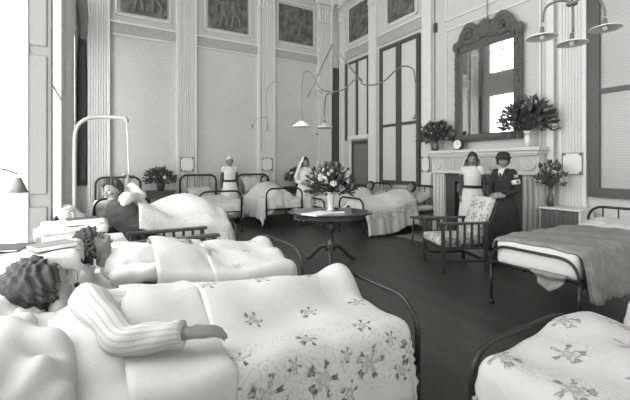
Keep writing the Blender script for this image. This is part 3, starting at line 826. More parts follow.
def hand(bm, wr, d, n, side, curl=.5, k=1.):
    """wr wrist, d direction of the fingers, n the way the palm faces, side +-1 thumb side along n x d"""
    wr = V(wr); d = V(d).normalized(); n = V(n); n = (n-d*n.dot(d)).normalized(); l = n.cross(d)*side
    R3 = Matrix((d, l, n)).transposed()
    ball(bm, wr+d*.048*k, (.054*k, .041*k, .017*k), seg=14, M3=R3)
    tube(bm, [wr-d*.02, wr+d*.03*k], [(.022*k, .028*k), (.019*k, .034*k)], 10, ref=n)
    for i, (off, ln) in enumerate(((.030, .92), (.010, 1.0), (-.011, .95), (-.030, .74))):
        p = wr+d*.085*k+l*off*k; a = curl*.35; pts = [p-d*.03*k, p]
        for j, sg in enumerate((.036, .026, .02)):
            a += curl*(.5 if j == 0 else .8)
            dd = d*math.cos(a)+n*math.sin(a)+l*off*1.2
            p = p+dd.normalized()*sg*ln*k; pts.append(p)
        tube(bm, pts, [.0095*k, .0095*k, .009*k, .008*k, .006*k], 8, 2)
    p = wr+d*.02*k+l*.028*k
    tube(bm, [p, p+(l*.7+d*.7+n*.25)*.032*k, p+(l*.55+d*1.1+n*.5)*.052*k, p+(l*.4+d*1.35+n*.7)*.066*k], [.014*k, .012*k, .010*k, .007*k], 8, 3)
def body_mesh(parent, J, vox=.009, k=1.):
    """J: dict of joints; arms: sh, el, wr, hand dir, palm normal, curl"""
    bm = NB()
    tube(bm, [J['pelvis'], J['waist'], J['chest'], J['neck0']], [(.11*k, .155*k), (.09*k, .13*k), (.105*k, .155*k), (.06*k, .10*k)], 16, 4, ref=J['front'])
    tube(bm, [V(J['neck0']), J['neck1']], [.055*k, .048*k], 12)
    for s_, nm in ((-1, 'R'), (1, 'L')):
        sh, el, wr, hd, hn, cu = J['arm'+nm]
        tube(bm, [V(J['chest']).lerp(V(sh), .6), sh, V(sh).lerp(V(el), .5), el, V(el).lerp(V(wr), .35), wr], [.05*k, .052*k, .046*k, .038*k, .038*k, .025*k], 12, 4)
        hand(bm, wr, hd, hn, -s_ if False else s_, cu, k)
        hp, kn, an, to = J['leg'+nm]
        tube(bm, [hp, V(hp).lerp(V(kn), .5), kn, V(kn).lerp(V(an), .3), an], [.088*k, .075*k, .055*k, .054*k, .035*k], 12, 4)
        tube(bm, [V(an)-(V(to)-V(an))*.25, an, to], [.032*k, .038*k, .024*k], 10, 3)
    head_mesh(bm, J['head'], k)
    return to_obj_remesh('body', bm, M['skin'], parent, vox)

def standing(label, loc, face_to, H, kind, group=None):
    root = thing('person', label, 'person', loc, math.atan2(face_to[1], face_to[0]))
    k = H/1.7; f3 = (1, 0, 0)
    def S(*p): return V(p)*k
    J = dict(pelvis=S(0, 0, .93), waist=S(0, 0, 1.08), chest=S(0, 0, 1.28), neck0=S(-.01, 0, 1.42), neck1=S(.01, 0, 1.51), front=f3)
    turn = {'matron': .45, 'fire': .1, 'apron': -.1, 'veil': .5}[kind]
    J['head'] = frame_mat(S(.03, 0, 1.585), (math.cos(turn), math.sin(turn), -.08), (0, 0, 1))
    w_ = .148 if kind == 'matron' else .14
    for s_, nm in ((-1, 'R'), (1, 'L')):
        J['leg'+nm] = (S(0, s_*.09, .9), S(.02, s_*.09, .49), S(-.02, s_*.09, .08), S(.13, s_*.11, .03))
    if kind == 'matron':
        J['armR'] = (S(0, -w_, 1.385), S(.02, -.215, 1.10), S(.22, -.12, .98), (.5, .8, .1), (-.6, .3, 0), .7)
        J['armL'] = (S(0, w_, 1.385), S(-.01, .215, 1.10), S(.2, .08, 1.0), (.5, -.8, 0), (-.6, -.3, 0), .7)
    elif kind == 'veil':
        J['armR'] = (S(0, -w_, 1.385), S(.03, -.21, 1.10), S(.2, -.10, 1.05), (.6, .7, .1), (-.5, .4, 0), .5)
        J['armL'] = (S(0, w_, 1.385), S(.02, .21, 1.10), S(.2, .10, 1.03), (.6, -.7, .1), (-.5, -.4, 0), .5)
    else:
        J['armR'] = (S(0, -w_, 1.385), S(-.05, -.195, 1.10), S(.03, -.20, .86), (.2, .15, -1), (0, 1, .1), .4)
        J['armL'] = (S(0, w_, 1.385), S(-.05, .195, 1.10), S(.03, .20, .86), (.2, -.15, -1), (0, -1, .1), .4)
    body_mesh(root, J, .009, k)
    face_parts(root, J['head'], k)
    hair_part(root, J['head'], k, .1, 'hair', .012 if kind != 'matron' else .028)
    dark = M['navy'] if kind == 'matron' else None
    skirt_m = {'matron': M['navy'], 'fire': M['white'], 'apron': M['white'], 'veil': M['white']}[kind]
    top_m = {'matron': M['navy'], 'fire': M['white'], 'apron': M['white'], 'veil': M['white']}[kind]
    sl_m = {'matron': M['navy'], 'fire': M['greycloth'], 'apron': M['greycloth'], 'veil': M['white']}[kind]
    def fold(t_, a): return .05*(t_)*math.sin(a*9)+.03*t_*math.sin(a*5+1)
    hem = .12 if kind != 'matron' else .06
    bm = NB(); tube(bm, [S(0, 0, 1.12), S(0, 0, 1.02), S(0, 0, .88), S(0, 0, .6), S(0, 0, hem)],
                    [(.115*k, .145*k), (.13*k, .165*k), (.165*k, .195*k), (.20*k, .225*k), (.25*k, .27*k)], 72, 6, ref=f3, fold=fold)
    link('skirt', bm, skirt_m, root, smooth=True)
    bm = NB(); tube(bm, [S(0, 0, 1.08), S(.01, 0, 1.18), S(.015, 0, 1.28), S(.0, 0, 1.37), S(-.01, 0, 1.44), S(-.01, 0, 1.46)],
                    [(.115*k, .145*k), (.125*k, .148*k), (.13*k, .155*k), (.105*k, .15*k), (.075*k, .09*k), (.058*k, .06*k)], 40, 4, ref=f3)
    link('bodice', bm, top_m, root, smooth=True)
    for nm in ('R', 'L'):
        sh, el, wr, hd, hn, cu = J['arm'+nm]
        e2 = V(el).lerp(V(wr), .92)
        bm = NB(); tube(bm, [V(J['chest']).lerp(V(sh), .75)+S(0, 0, .03), V(sh)+S(0, 0, .005), V(sh).lerp(V(el), .5), el, V(el).lerp(V(wr), .5), e2],
                        [.05*k, .058*k, .054*k, .048*k, .045*k, .037*k], 14, 4); link('sleeve', bm, sl_m, root, smooth=True)
        if kind in ('fire', 'apron'):
            bm = NB(); tube(bm, [V(J['chest']).lerp(V(sh), .6)+S(0, 0, .05), V(sh)+S(.0, 0, .012), V(sh).lerp(V(el), .28)], [.058*k, .069*k, .066*k], 16, 4); link('shoulder_frill', bm, M['white'], root, smooth=True)
    bm = NB(); tube(bm, [S(0, 0, 1.045), S(0, 0, 1.10)], [(.137*k, .168*k), (.130*k, .160*k)], 40, ref=f3)
    link('belt', bm, M['navy'] if kind != 'veil' else M['white'], root, smooth=True)
    Mh = J['head']
    if kind in ('fire', 'veil'):
        # veil: cap over the head falling behind the shoulders
        def vf(s_, t_):
            a = s_*PI*.62
            if t_ < 1:
                ph = (1-t_)*PI/2; lx, ly, lz = -math.cos(a)*math.cos(ph), math.sin(a)*math.cos(ph), math.sin(ph)
                p = Mh @ (V((lx*.122+.008, ly*.10, lz*.135+.01))*k)
            else:
                q = t_-1; w_ = 1+.9*q; a *= 1-.12*q
                p = Mh @ (V((-math.cos(a)*.122*w_-.03*q, math.sin(a)*.10*w_*1.25, .01-.38*q+.012*math.sin(a*9)*q))*k)
            return p
        bm = grid(vf, 40, 34, -1, 1, 0, 1.85 if kind == 'fire' else 2.1)
        link('veil', bm, M['veil'], root, smooth=True, mods=[('SOLIDIFY', dict(thickness=.006, offset=1))])
    elif kind == 'apron':
        hair = hair_part(root, Mh, k, -.45, 'veil', .022, 0, 'cap')
    else:
        bm = NB()   # felt hat: crown and turned brim
        lathe(bm, [(.001, .145), (.07, .14), (.112, .11), (.122, .05), (.122, .03), (.135, .025), (.145, .045), (.138, .055), (.12, .05)], 32)
        for v_ in bm.verts: v_.co = Mh @ (V((v_.co.x*.95-.015, v_.co.y*.88, v_.co.z+.012+.03*(-v_.co.x)))*k)
        link('hat', bm, M['navy'], root, smooth=True)
        bm = NB(); pr = [(.124, -.028, 1.30), (.12, 0, 1.22), (.124, .028, 1.30), (.09, .05, 1.44), (.09, -.05, 1.44)]
        a = [bm.verts.new(S(*p)+S(.03, 0, 0)) for p in [(.095, -.045, 1.40), (.118, 0, 1.27), (.095, .045, 1.40), (.05, .05, 1.45), (.05, -.05, 1.45)]]
        bm.faces.new(a); link('shirt_front', bm, M['white'], root, mods=[('SOLIDIFY', dict(thickness=.006))])
        bm = NB(); tube(bm, [S(-.01, 0, 1.45), S(-.005, 0, 1.49)], [.064*k, .058*k], 20); link('collar', bm, M['white'], root, smooth=True)
        for s_ in (-1, 1):
            bm = NB(); box(bm, .0, .010, -.02, .02, -.075, .075, bev=.004)
            o = link('lapel', bm, M['navy'], root); o.location = S(.118, s_*.048, 1.345); o.rotation_euler = (-s_*.38, -.25, 0)
        sh, el = V(J['armL'][0]), V(J['armL'][1])
        p0, p1 = sh.lerp(el, .42), sh.lerp(el, .68)
        bm = NB(); tube(bm, [p0, p1], [.071*k, .067*k], 20); arm = link('armband', bm, M['white'], root, smooth=True)
        c = (p0+p1)/2; axis = (p1-p0).normalized()
        side = V((.62, .78, 0)); side = (side-axis*side.dot(axis)).normalized(); tn_ = axis.cross(side)
        bm = NB(); mt = Matrix((tn_, axis, side)).transposed().to_4x4(); mt.translation = c+side*.069*k
        box(bm, -.024, .024, -.008, .008, -.004, .004, M4=mt); box(bm, -.008, .008, -.024, .024, -.004, .004, M4=mt); link('cross_badge', bm, M['dark'], arm)
        bm = NB(); q = sh.lerp(el, .22); mt.translation = q+side*.064*k; box(bm, -.03, .03, -.022, .022, -.004, .006, M4=mt); link('sleeve_badge', bm, plain('pale_badge_cloth', .3, .7), root)
    for s_ in (-1, 1):
        bm = NB(); tube(bm, [S(-.07, s_*.1, .045), S(0, s_*.1, .045), S(.1, s_*.115, .035), S(.17, s_*.12, .025)], [.035*k, .042*k, .036*k, .018*k], 10, 3, ref=(0, 0, 1))
        link('shoe', bm, M['dark'], root, smooth=True)
    return root
standing('nurse in white apron, dark belt, dark sleeves and white veil standing before the fireplace', (5.64, 4.26, .012), (-.80, -.56), 1.60, 'fire')
standing('person in long dark coat and dark hat with white cross armband right of the nurse', (5.50, 3.58, 0), (-.97, -.15), 1.57, 'matron')
standing('nurse with small white cap, pale apron and dark sleeves standing far back between beds', (2.78, 9.05, 0), (-.15, -1), 1.60, 'apron')
standing('nurse all in white with a long veil standing behind the bouquet table', (4.22, 7.80, 0), (-.35, -1), 1.58, 'veil')

def patient(bedo, label, head, face, up, chest, pelvis, knee, foot, armR, armL, top='stripe', hairc='hair', yoff=.0, hairlen=.0, cover=None, tk=1., dz=0):
    """everything in bed coordinates (x from the head rail to the foot, z up)"""
    root = thing('person', label, 'person', bedo.location, bedo.rotation_euler.z)
    if dz:
        lo = lambda q: (q[0], q[1], q[2]+dz)
        head, chest, pelvis, knee, foot = map(lo, (head, chest, pelvis, knee, foot)); armR = tuple(map(lo, armR[:2]))+tuple(armR[2:]); armL = tuple(map(lo, armL[:2]))+tuple(armL[2:])
    ch, pe = V(chest), V(pelvis); ax = (ch-pe).normalized(); hd = V(head)
    Mh = frame_mat(hd, face, up); n0 = ch+ax*.16; n1 = hd-V(up).normalized()*.09
    front = V(face); front = (front-ax*front.dot(ax)).normalized(); lat = ax.cross(front)
    J = dict(pelvis=pe, waist=pe.lerp(ch, .45), chest=ch, neck0=n0, neck1=n1, front=front, head=Mh)
    for s_, nm, arm in ((-1, 'R', armR), (1, 'L', armL)):
        sh = ch+ax*.08+lat*s_*.17
        J['arm'+nm] = (sh,)+tuple(arm)
        hp = pe+lat*s_*.09; kn = V(knee)+lat*s_*.10; an = V(foot)+lat*s_*.10
        J['leg'+nm] = (hp, kn, an, an+V((.09, lat.y*s_*.05, .035)))
    lp = []
    for a_, b_, ra, rb in ((ch, pe, .155, .155), ):
        for i in range(6):
            q = a_.lerp(b_, i/5); lp.append((q.x, q.y, q.z, ra+(rb-ra)*i/5))
            for s_ in (-1, 1): lp.append((q.x, q.y+s_*.10, q.z, .12))
    for s_, nm in ((-1, 'R'), (1, 'L')):
        hp, kn, an, to = [V(q) for q in J['leg'+nm]]
        for a_, b_, ra, rb in ((hp, kn, .085, .06), (kn, an, .055, .045), (an, to, .04, .03)):
            for i in range(7): q = a_.lerp(b_, i/6); lp.append((q.x, q.y, q.z, ra+(rb-ra)*i/6))
        if cover and nm in cover:
            sh, el, wr = [V(q) for q in J['arm'+nm][:3]]
            for i in range(9): q = sh.lerp(el, i/4) if i < 4 else el.lerp(wr, (i-4)/4*1.3); lp.append((q.x, q.y, q.z, .11))
    LUMPS[bedo.name] = lp
    body_mesh(root, J, .009)
    face_parts(root, Mh)
    hair_part(root, Mh, 1, hairlen, hairc, .03 if hairlen > .3 else .014, .01)
    tm = M[top]
    def fold(t_, a): return .03*math.sin(a*7+t_*20)+.02*math.sin(t_*33+a*3)
    bm = NB(); tube(bm, [pe, pe.lerp(ch, .5), ch, ch+ax*.1, n0+ax*.01], [(.135*tk, .18*tk), (.125*tk, .17*tk), (.13*tk, .185*tk), (.11*tk, .175*tk), (.07, .075)], 40, 5, ref=front, fold=fold)
    link('pyjama_top', bm, tm, root, smooth=True)
    for nm in ('R', 'L'):
        sh, el, wr = [V(q) for q in J['arm'+nm][:3]]
        def fs(t_, a): return .07*math.sin(t_*26+a*2)*(.4+t_)+.04*math.sin(a*5+t_*9)
        bm = NB(); tube(bm, [ch.lerp(sh, .6), sh, sh.lerp(el, .5), el, el.lerp(wr, .5), el.lerp(wr, .9)], [.068*tk, .073*tk**2, .066*tk**3, .060*tk**3, .054*tk, .048], 24, 6, fold=fs)
        link('sleeve', bm, M['stripef'] if nm == 'R' and top == 'sleeves' else tm, root, smooth=True)
    return root

# left row, heads at the window wall, feet towards the room
A1 = bed('nearest black iron bed on the left with a bold floral bedspread and a patient', (-.58, 1.78, 0), 0, L=1.95, hz=.82, fz=.72, mz=.56)
A2 = bed('second black iron bed from the camera in the left row', (-.58, 3.05, 0), 0, hz=.82, fz=.72, mz=.58)
A3 = bed('third iron bed in the left row, below the curved metal lifting pole', (-.42, 4.74, 0), 0, L=1.83, hz=.82, fz=.70, mz=.58)
patient(A1, 'nearest patient with dark hair and striped pyjamas lying in bed, face turned away', (.34, .33, .86), (.5, .8, .35), (-.85, .35, .25), (.60, .17, .655), (1.1, .15, .60), (1.45, .15, .60), (1.80, .17, .60),
        ((.66, -.16, .72), (.88, -.29, .75), (1, -.05, -.1), (0, .2, -1), .35), ((.90, .33, .62), (1.12, .28, .60), (1, 0, 0), (0, 0, -1), .2), top='stripe', hairlen=.45, cover='L')
spread(A1, 'crumpled white under-sheet at the head end of the nearest bed', M['linen'], .03, .78, .425, .60, .47, .3, 0, seed=14, name='sheet', cat='sheet', wave=.03, flare=.1)
spread(A1, 'bold floral bedspread over the nearest bed, large dark flowers along its hanging border', M['floralA'], 1.0, 1.91, .43, .64, .33, .33, .10, seed=1, rc=.07)
spread(A1, 'plain white sheet folded across the body of the nearest patient', M['linen'], .66, 1.04, .435, .65, .48, .33, 0, seed=4, name='sheet', cat='sheet', wave=.014)
pillow(A1, .26, -.08, .69, 'big white pillow under the shoulder of the nearest patient', .54, .80, .20, .22, crease=.016)
pillow(A1, .18, .22, .74, 'white pillow under the dark hair of the nearest patient, topmost of two', .44, .60, .16, .3, crease=.012)
patient(A2, 'patient with dark hair and pale pyjamas in the second left bed, arms on sheet', (.54, -.15, .86), (.7, -.1, .7), (-.75, 0, .65), (.76, -.10, .70), (1.12, -.03, .64), (1.46, 0, .65), (1.80, 0, .62),
        ((.92, -.32, .68), (1.06, -.16, .76), (.9, .3, .1), (0, .1, -1), .5), ((.98, .16, .72), (1.08, .0, .80), (.8, -.5, .2), (0, 0, -1), .6), top='white', hairlen=.1)
spread(A2, 'light floral bedspread over the foot half of the second left bed', M['floralB'], 1.27, 1.93, .43, .64, .30, .34, .12, seed=7)
spread(A2, 'plain white sheet over the middle of the second left bed', M['linen'], .90, 1.32, .435, .64, .42, .30, 0, seed=2, name='sheet', cat='sheet', wave=.014)
pillow(A2, .32, -.10, .70, 'large white pillow propping up the patient in the second left bed', .50, .74, .2, .35)
patient(A3, 'patient in dark jacket sitting up in the third left bed, arm raised to the rope', (.54, -.14, 1.13), (-.7, -.65, -.05), (-.2, .0, 1), (.63, -.26, .88), (.82, -.33, .67), (1.19, -.15, .66), (1.62, -.05, .65),
        ((.77, -.42, .74), (.90, -.40, .66), (.8, -.1, -.4), (0, .2, -1), .5), ((.82, -.08, 1.04), (.695, -.03, 1.20), (-.05, 0, 1), (-1, 0, 0), 1.2), top='jacket', tk=.96)
pA3 = bpy.data.objects[[o.name for o in C.objects if o.type == 'EMPTY'][-1]]
spread(A3, 'white bedspread raised over a leg cradle on the third left bed', floral('floral_cotton_grey', .47, [(.3, .18, 0), (-.45, .2, 0), (0, .1, 0)], None, vine=.3), .77, 1.79, .43, .62, .22, .3, .30,
       bumps=[(1.06, .05, .38, .40, .33), (1.54, .0, .36, .40, .30)], seed=3, rc=.1, wave=.03, flare=.3)
pillow(A3, .19, -.02, .80, 'white pillow upright behind the patient who holds the lifting rope', .40, .64, .16, .9)
# the raised sleeve is pale
sl = [c for c in kids(pA3) if c.name.startswith('sleeve')]
sl[-1].data = sl[-1].data.copy(); sl[-1].data.materials[0] = M['white']; sl[-1]['label'] = 'pale raised sleeve'
# lifting pole
root = thing('lifting_pole', 'curved metal pole with a hanging rope above the third left bed', 'pole', (-.24, 4.80, 0))
bm = NB(); tube(bm, [(0, 0, .0), (0, 0, .9), (0, 0, 1.6), (.02, 0, 1.80), (.10, 0, 1.90), (.22, 0, 1.935), (.40, -.03, 1.94), (.50, -.06, 1.93)], .022, 12, 4); link('pole', bm, M['chrome'], root, smooth=True)
bm = NB(); ball(bm, (.50, -.06, 1.91), .026); lathe(bm, [(.001, 0), (.12, 0), (.11, .03), (.03, .04)], 16); link('fitting', bm, M['chrome'], root, smooth=True)
bm = NB(); tube(bm, [(.50, -.06, 1.9), (.515, -.07, 1.5), (.52, -.09, 1.27)], .005, 6); link('rope', bm, M['linen'], root)
bm = NB(); tube(bm, [(.46, -.09, 1.27), (.58, -.09, 1.27)], .012, 8); link('grip', bm, M['furn'], root, smooth=True)

# back wall beds, heads at the wall
B1 = bed('iron bed against the back wall behind the leg cradle bed, leftmost there', (.36, 9.52, 0), -PI/2, hz=1.12, fz=.8, mz=.6, W=.9, thick=.023)
B2 = bed('empty iron bed against the back wall, left of the nurse with the cap', (2.13, 9.52, 0), -PI/2, hz=1.15, fz=.86, mz=.62, W=.88, thick=.023)
B3 = bed('iron bed against the back wall holding a patient, right of the capped nurse', (3.56, 9.50, 0), -PI/2, hz=1.15, fz=.88, mz=.62, W=.88, thick=.023)
arm0 = lambda y, z_=.78: ((.92, y, z_), (1.10, y*.5, z_+.04), (.9, 0, 0), (0, 0, -1), .5)
patient(B3, 'dark-haired patient in white propped on a pillow in the back wall bed', (.50, .12, 1.02), (.8, .1, .5), (-.5, 0, .86), (.68, .08, .82), (1.05, .04, .72), (1.4, .1, .80), (1.8, 0, .72), arm0(-.22), arm0(.28), top='white')
for bd, nm, mt in ((B1, 'white bedspread on the leftmost bed at the back wall', M['linen']), (B2, 'white bedspread on the empty bed at the back wall', M['linen'])):
    spread(bd, nm, mt, .5, 1.93, .45, .66, .3, .3, .25, seed=len(nm))
spread(B3, 'white bedspread over the patient in the back wall bed', M['linen'], .62, 1.93, .45, .66, .45, .45, .32, seed=9)
pillow(B1, .22, 0, .72, 'white pillow on the leftmost bed at the back wall', .4, .62, .14, .3)
pillow(B2, .24, 0, .74, 'white pillow on the empty bed at the back wall', .42, .64, .15, .4)
pillow(B3, .22, .0, .88, 'large white pillow standing behind the patient\'s head at the back wall', .5, .72, .18, .85)
# right row by the dark framed windows, heads at the right wall
D2 = bed('iron bed under the wide dark window with a floral bordered spread, nearer the fireplace', (6.33, 6.10, 0), PI, hz=.93, fz=.74, mz=.52, W=.82, thick=.023)
D1 = bed('iron bed under the windows of the right wall, nearest the room corner', (6.33, 7.50, 0), PI, hz=.93, fz=.62, mz=.48, W=.78, thick=.023)
patient(D2, 'dark-haired patient lying in the bed under the wide dark window', (.42, .08, .98), (.75, .1, .6), (-.6, 0, .8), (.60, .02, .80), (1.1, 0, .70), (1.45, 0, .72), (1.8, 0, .68), ((.88, -.26, .72), (1.08, -.12, .80), (.9, .2, 0), (0, 0, -1), .5), ((.88, .28, .72), (1.08, .12, .80), (.9, -.2, 0), (0, 0, -1), .5), top='white', dz=-.07)
patient(D1, 'patient lying in the bed nearest the room corner beside the bouquet', (.42, .05, .94), (.75, .2, .6), (-.6, 0, .8), (.60, .02, .76), (1.1, 0, .65), (1.45, 0, .70), (1.8, 0, .63), ((.88, -.26, .67), (1.08, -.12, .75), (.9, .2, 0), (0, 0, -1), .5), ((.88, .28, .67), (1.08, .12, .75), (.9, -.2, 0), (0, 0, -1), .5), top='stripe', dz=-.07)
spread(D2, 'white bedspread with flowered hanging border on the bed left of the fireplace', M['floralD'], .62, 1.92, .42, .55, .3, .50, .12, seed=5)
spread(D1, 'white bedspread on the bed nearest the room corner', M['linen'], .62, 1.92, .40, .51, .3, .3, .12, seed=6)
for bd, z_, nm in ((D2, .67, 'white pillow behind the patient left of the fireplace'), (D1, .62, 'white pillow on the bed nearest the room corner')):
    pillow(bd, .22, 0, z_, nm, .42, .66, .18, .35)
# empty bed on the right
E = bed('empty iron bed on the right with white mattress end and grey blanket', (5.40, 1.97, 0), PI, L=1.97, hz=.88, fz=.60, mz=.665, W=.80)
spread(E, 'mottled grey blanket hanging over the near side of the empty right bed', M['blanket'], .42, 1.95, .39, .68, .10, .42, 0, seed=8, wave=.03, flare=.2)
pillow(E, .22, 0, .69, 'white pillow at the head of the empty right bed', .42, .70, .13, .12)
def sheet_corner(s_, t_):
    return V((1.99-.02*s_+.02*math.sin(t_*9), -.0+.32*s_*(1-.55*t_)+.10*t_, .46-.18*t_*(1-.3*abs(s_*2-1))))
bm = grid(sheet_corner, 14, 10, 0, 1, 0, 1); o = link('sheet', bm, M['greycloth'], smooth=True, mods=[('SOLIDIFY', dict(thickness=.006))]); o.matrix_world = Bm(E)
o.data.materials[0] = M['blanket']; tag(o, 'loose cloth corner hanging under the mattress end of the empty right bed', 'sheet')
# bottom right
F = bed('iron bed in the bottom right foreground under a floral spread', (1.83, -.93, 0), PI/2, L=2.0, hz=1.0, fz=.60, mz=.52, W=.84)
spread(F, 'floral bedspread filling the bottom right foreground', M['floralF'], .3, 1.975, .435, .585, .38, .38, .12, bumps=[(1.85, -.24, .25, .25, .05), (1.3, -.05, .5, .16, .04)], seed=11, rc=.09)
G = bed('iron bed at the right edge of the view beyond the foreground bed', (3.14, -.99, 0), PI/2, L=2.0, hz=1.0, fz=.52, mz=.54, W=.80)
spread(G, 'white bedspread whose rounded corner shows at the right edge', M['linen'], .3, 1.98, .42, .60, .35, .35, .14, seed=12)

# ---------------------------------------------------------------- lockers, chairs, tables
def locker(label, x, y, wx, wy, h, rz=0, mat='cream'):
    root = thing('bedside_locker', label, 'bedside locker', (x, y, 0), rz)
    a, b = wx/2, wy/2
    bm = NB(); box(bm, -a, a, -b, b, .06, h-.03, bev=.006); link('body', bm, M[mat], root)
    bm = NB(); box(bm, -a-.02, a+.02, -b-.02, b+.02, h-.03, h, bev=.006); link('top', bm, M[mat], root)
    bm = NB(); box(bm, a, a+.016, -b+.02, b-.02, .10, h*.62, bev=.004); d = link('door', bm, M[mat], root)
    bm = NB(); ball(bm, (a+.03, b-.06, h*.4), .014, seg=8); link('knob', bm, M['dark'], d, smooth=True)
    bm = NB(); box(bm, a, a+.016, -b+.02, b-.02, h*.66, h-.06, bev=.004); d = link('drawer', bm, M[mat], root)
    bm = NB(); ball(bm, (a+.03, 0, h*.8), .014, seg=8); link('knob', bm, M['dark'], d, smooth=True)
    for sx in (-1, 1):
        for sy in (-1, 1):
            bm = NB(); box(bm, sx*(a-.025)-.02, sx*(a-.025)+.02, sy*(b-.025)-.02, sy*(b-.025)+.02, 0, .07); link('foot', bm, M[mat], root)
    return root
locker('white bedside locker between the two nearest left beds', -.34, 2.415, .40, .34, .93)
locker('white bedside locker between the second left bed and the lifting pole bed', -.20, 3.93, .42, .50, .86)
locker('small patterned bedside locker between the two beds under the windows', 6.22, 6.82, .38, .40, .84, PI, 'hearth')
def cloth_on(label, x, y, z_, wx, wy, d, mat, name='cloth', cat='cloth', rz=0, amp=.01, seed=0):
    def fn(s_, t_):
        q = max(abs(s_)-wy/2, 0)+max(abs(t_)-wx/2, 0)
        X = max(-wx/2, min(wx/2, t_)); Y = max(-wy/2, min(wy/2, s_))
        if abs(t_) > wx/2: X += math.copysign(.012+.05*q+.01*math.sin(s_*30+seed), t_)
        if abs(s_) > wy/2: Y += math.copysign(.012+.05*q+.01*math.sin(t_*30+seed), s_)
        return V((X, Y, amp*(1.2+math.sin(t_*17+seed)*math.sin(s_*19+seed))-q*.9))
    bm = grid(fn, 30, 30, -wy/2-d, wy/2+d, -wx/2-d, wx/2+d)
    o = link(name, bm, M[mat], None, (x, y, z_+.004), (0, 0, rz), smooth=True, mods=[('SOLIDIFY', dict(thickness=.006, offset=1))]); return tag(o, label, cat)
cloth_on('white cloth hanging over the locker between the two nearest beds', -.34, 2.415, .935, .45, .38, .07, 'linen', seed=1)
cloth_on('white cloth spread over the locker below the lifting pole', -.20, 3.93, .865, .47, .55, .05, 'linen', seed=2)
def book(label, x, y, z_, rz, l, w_, h, mat='dark', name='book', cat='book'):
    root = thing(name, label, cat, (x, y, z_), rz)
    bm = NB(); box(bm, -l/2+.004, l/2-.004, -w_/2, w_/2-.004, .003, h-.003); link('pages', bm, M['paper'], root)
    bm = NB(); box(bm, -l/2, l/2, -w_/2, w_/2, 0, .003); box(bm, -l/2, l/2, -w_/2, w_/2, h-.003, h); box(bm, -l/2, l/2, w_/2-.004, w_/2, 0, h); link('cover', bm, M[mat], root)
book('flat pale grey book on the white locker between the nearest beds', -.22, 2.40, .962, .5, .19, .13, .025, 'hearth')
book('thin magazine lying behind the pale grey book on the near locker', -.45, 2.50, .962, -.3, .24, .18, .012, 'greycloth', 'magazine', 'magazine')
book('thick dark book on the locker below the lifting pole', -.14, 3.78, .892, .2, .24, .17, .05)
def cup(label, x, y, z_, r_=.04, h=.09, mat='vase', name='cup', cat='cup', handle=True):
    root = thing(name, label, cat, (x, y, z_))
    bm = NB(); lathe(bm, [(.001, 0), (r_*.8, 0), (r_, h*.4), (r_, h), (r_*.9, h), (r_*.85, h*.3), (.001, .01)], 20); link('bowl', bm, M[mat], root, smooth=True)
    if handle:
        bm = NB(); tube(bm, [(r_*.95, 0, h*.25), (r_*1.6, 0, h*.3), (r_*1.6, 0, h*.75), (r_*.95, 0, h*.8)], .005, 6, 3); link('handle', bm, M[mat], root, smooth=True)
cup('white china cup on the locker below the lifting pole', -.28, 4.05, .892)
cup('tall white china jug on the near white locker', -.52, 2.36, .962, .05, .16, 'vase', 'jug', 'jug')
# crumpled dark jacket laid over the pillow corner of the second bed
def chair(label, loc, rz, cw=.56, cd=.64, az=.64, sz=.36, cushion='floralC', back=True, nsl=5):
    root = thing('armchair', label, 'armchair', loc, rz); a, b = cd/2, cw/2
    for sx in (-1, 1):
        for sy in (-1, 1):
            bm = NB(); box(bm, sx*(a-.02)-.02, sx*(a-.02)+.02, sy*b-.02, sy*b+.02, 0, az-.02, bev=.004); link('leg', bm, M['furn'], root)
    for sy in (-1, 1):
        bm = NB(); box(bm, -a-.03, a+.03, sy*b-.035, sy*b+.035, az-.02, az+.012, bev=.008); link('arm', bm, M['furn'], root)
        for zz, nm in ((sz-.05, 'side_rail'), (.14, 'stretcher')):
            bm = NB(); box(bm, -a+.02, a-.02, sy*b-.012, sy*b+.012, zz-.02, zz+.02); link(nm, bm, M['furn'], root)
        for k in range(nsl):
            x = -a+.02+(2*a-.04)*(k+1)/(nsl+1)
            bm = NB(); box(bm, x-.014, x+.014, sy*b-.008, sy*b+.008, sz-.04, az-.02); link('slat', bm, M['furn'], root)
    for sx, zz in ((1, sz-.05), (-1, sz-.05), (-1, .14), (1, .14)):
        bm = NB(); box(bm, sx*(a-.02)-.012, sx*(a-.02)+.012, -b+.02, b-.02, zz-.022, zz+.022); link('cross_rail', bm, M['furn'], root)
    bm = NB(); box(bm, -a+.03, a+.02, -b+.03, b-.03, sz-.02, sz+.09, bev=.035)
    uvbox(bm); link('seat_cushion', bm, M[cushion], root, smooth=True)
    if back:
        ang = .36; mt = Matrix.Translation((-a+.05, 0, sz+.07)) @ Matrix.Rotation(-ang, 4, 'Y')
        bm = NB(); box(bm, -.04, .06, -b+.06, b-.06, 0, .56, bev=.035); uvbox(bm)
        for v_ in bm.verts: v_.co = mt @ v_.co
        link('back_cushion', bm, M[cushion], root, smooth=True)
        bm = NB()
        for sy in (-1, 1): box(bm, -.07, -.045, sy*(b-.08)-.015, sy*(b-.08)+.015, -.1, .54)
        for k in range(4): box(bm, -.07, -.05, -b+.08, b-.08, .05+.14*k, .08+.14*k)
        for v_ in bm.verts: v_.co = mt @ v_.co
        link('back_frame', bm, M['furn'], root)
    return root
def uvbox(bm):
    uvl = bm.loops.layers.uv.verify(); bm.normal_update()
    for f in bm.faces:
        n_ = f.normal; ax = max(range(3), key=lambda i: abs(n_[i]))
        for lp in f.loops:
            c = lp.vert.co; lp[uvl].uv = [(c.y, c.z), (c.x, c.z), (c.x, c.y)][ax]
chair('dark wooden reclining armchair with flowered cushions in front of the fireplace', (4.24, 3.50, 0), math.radians(158))
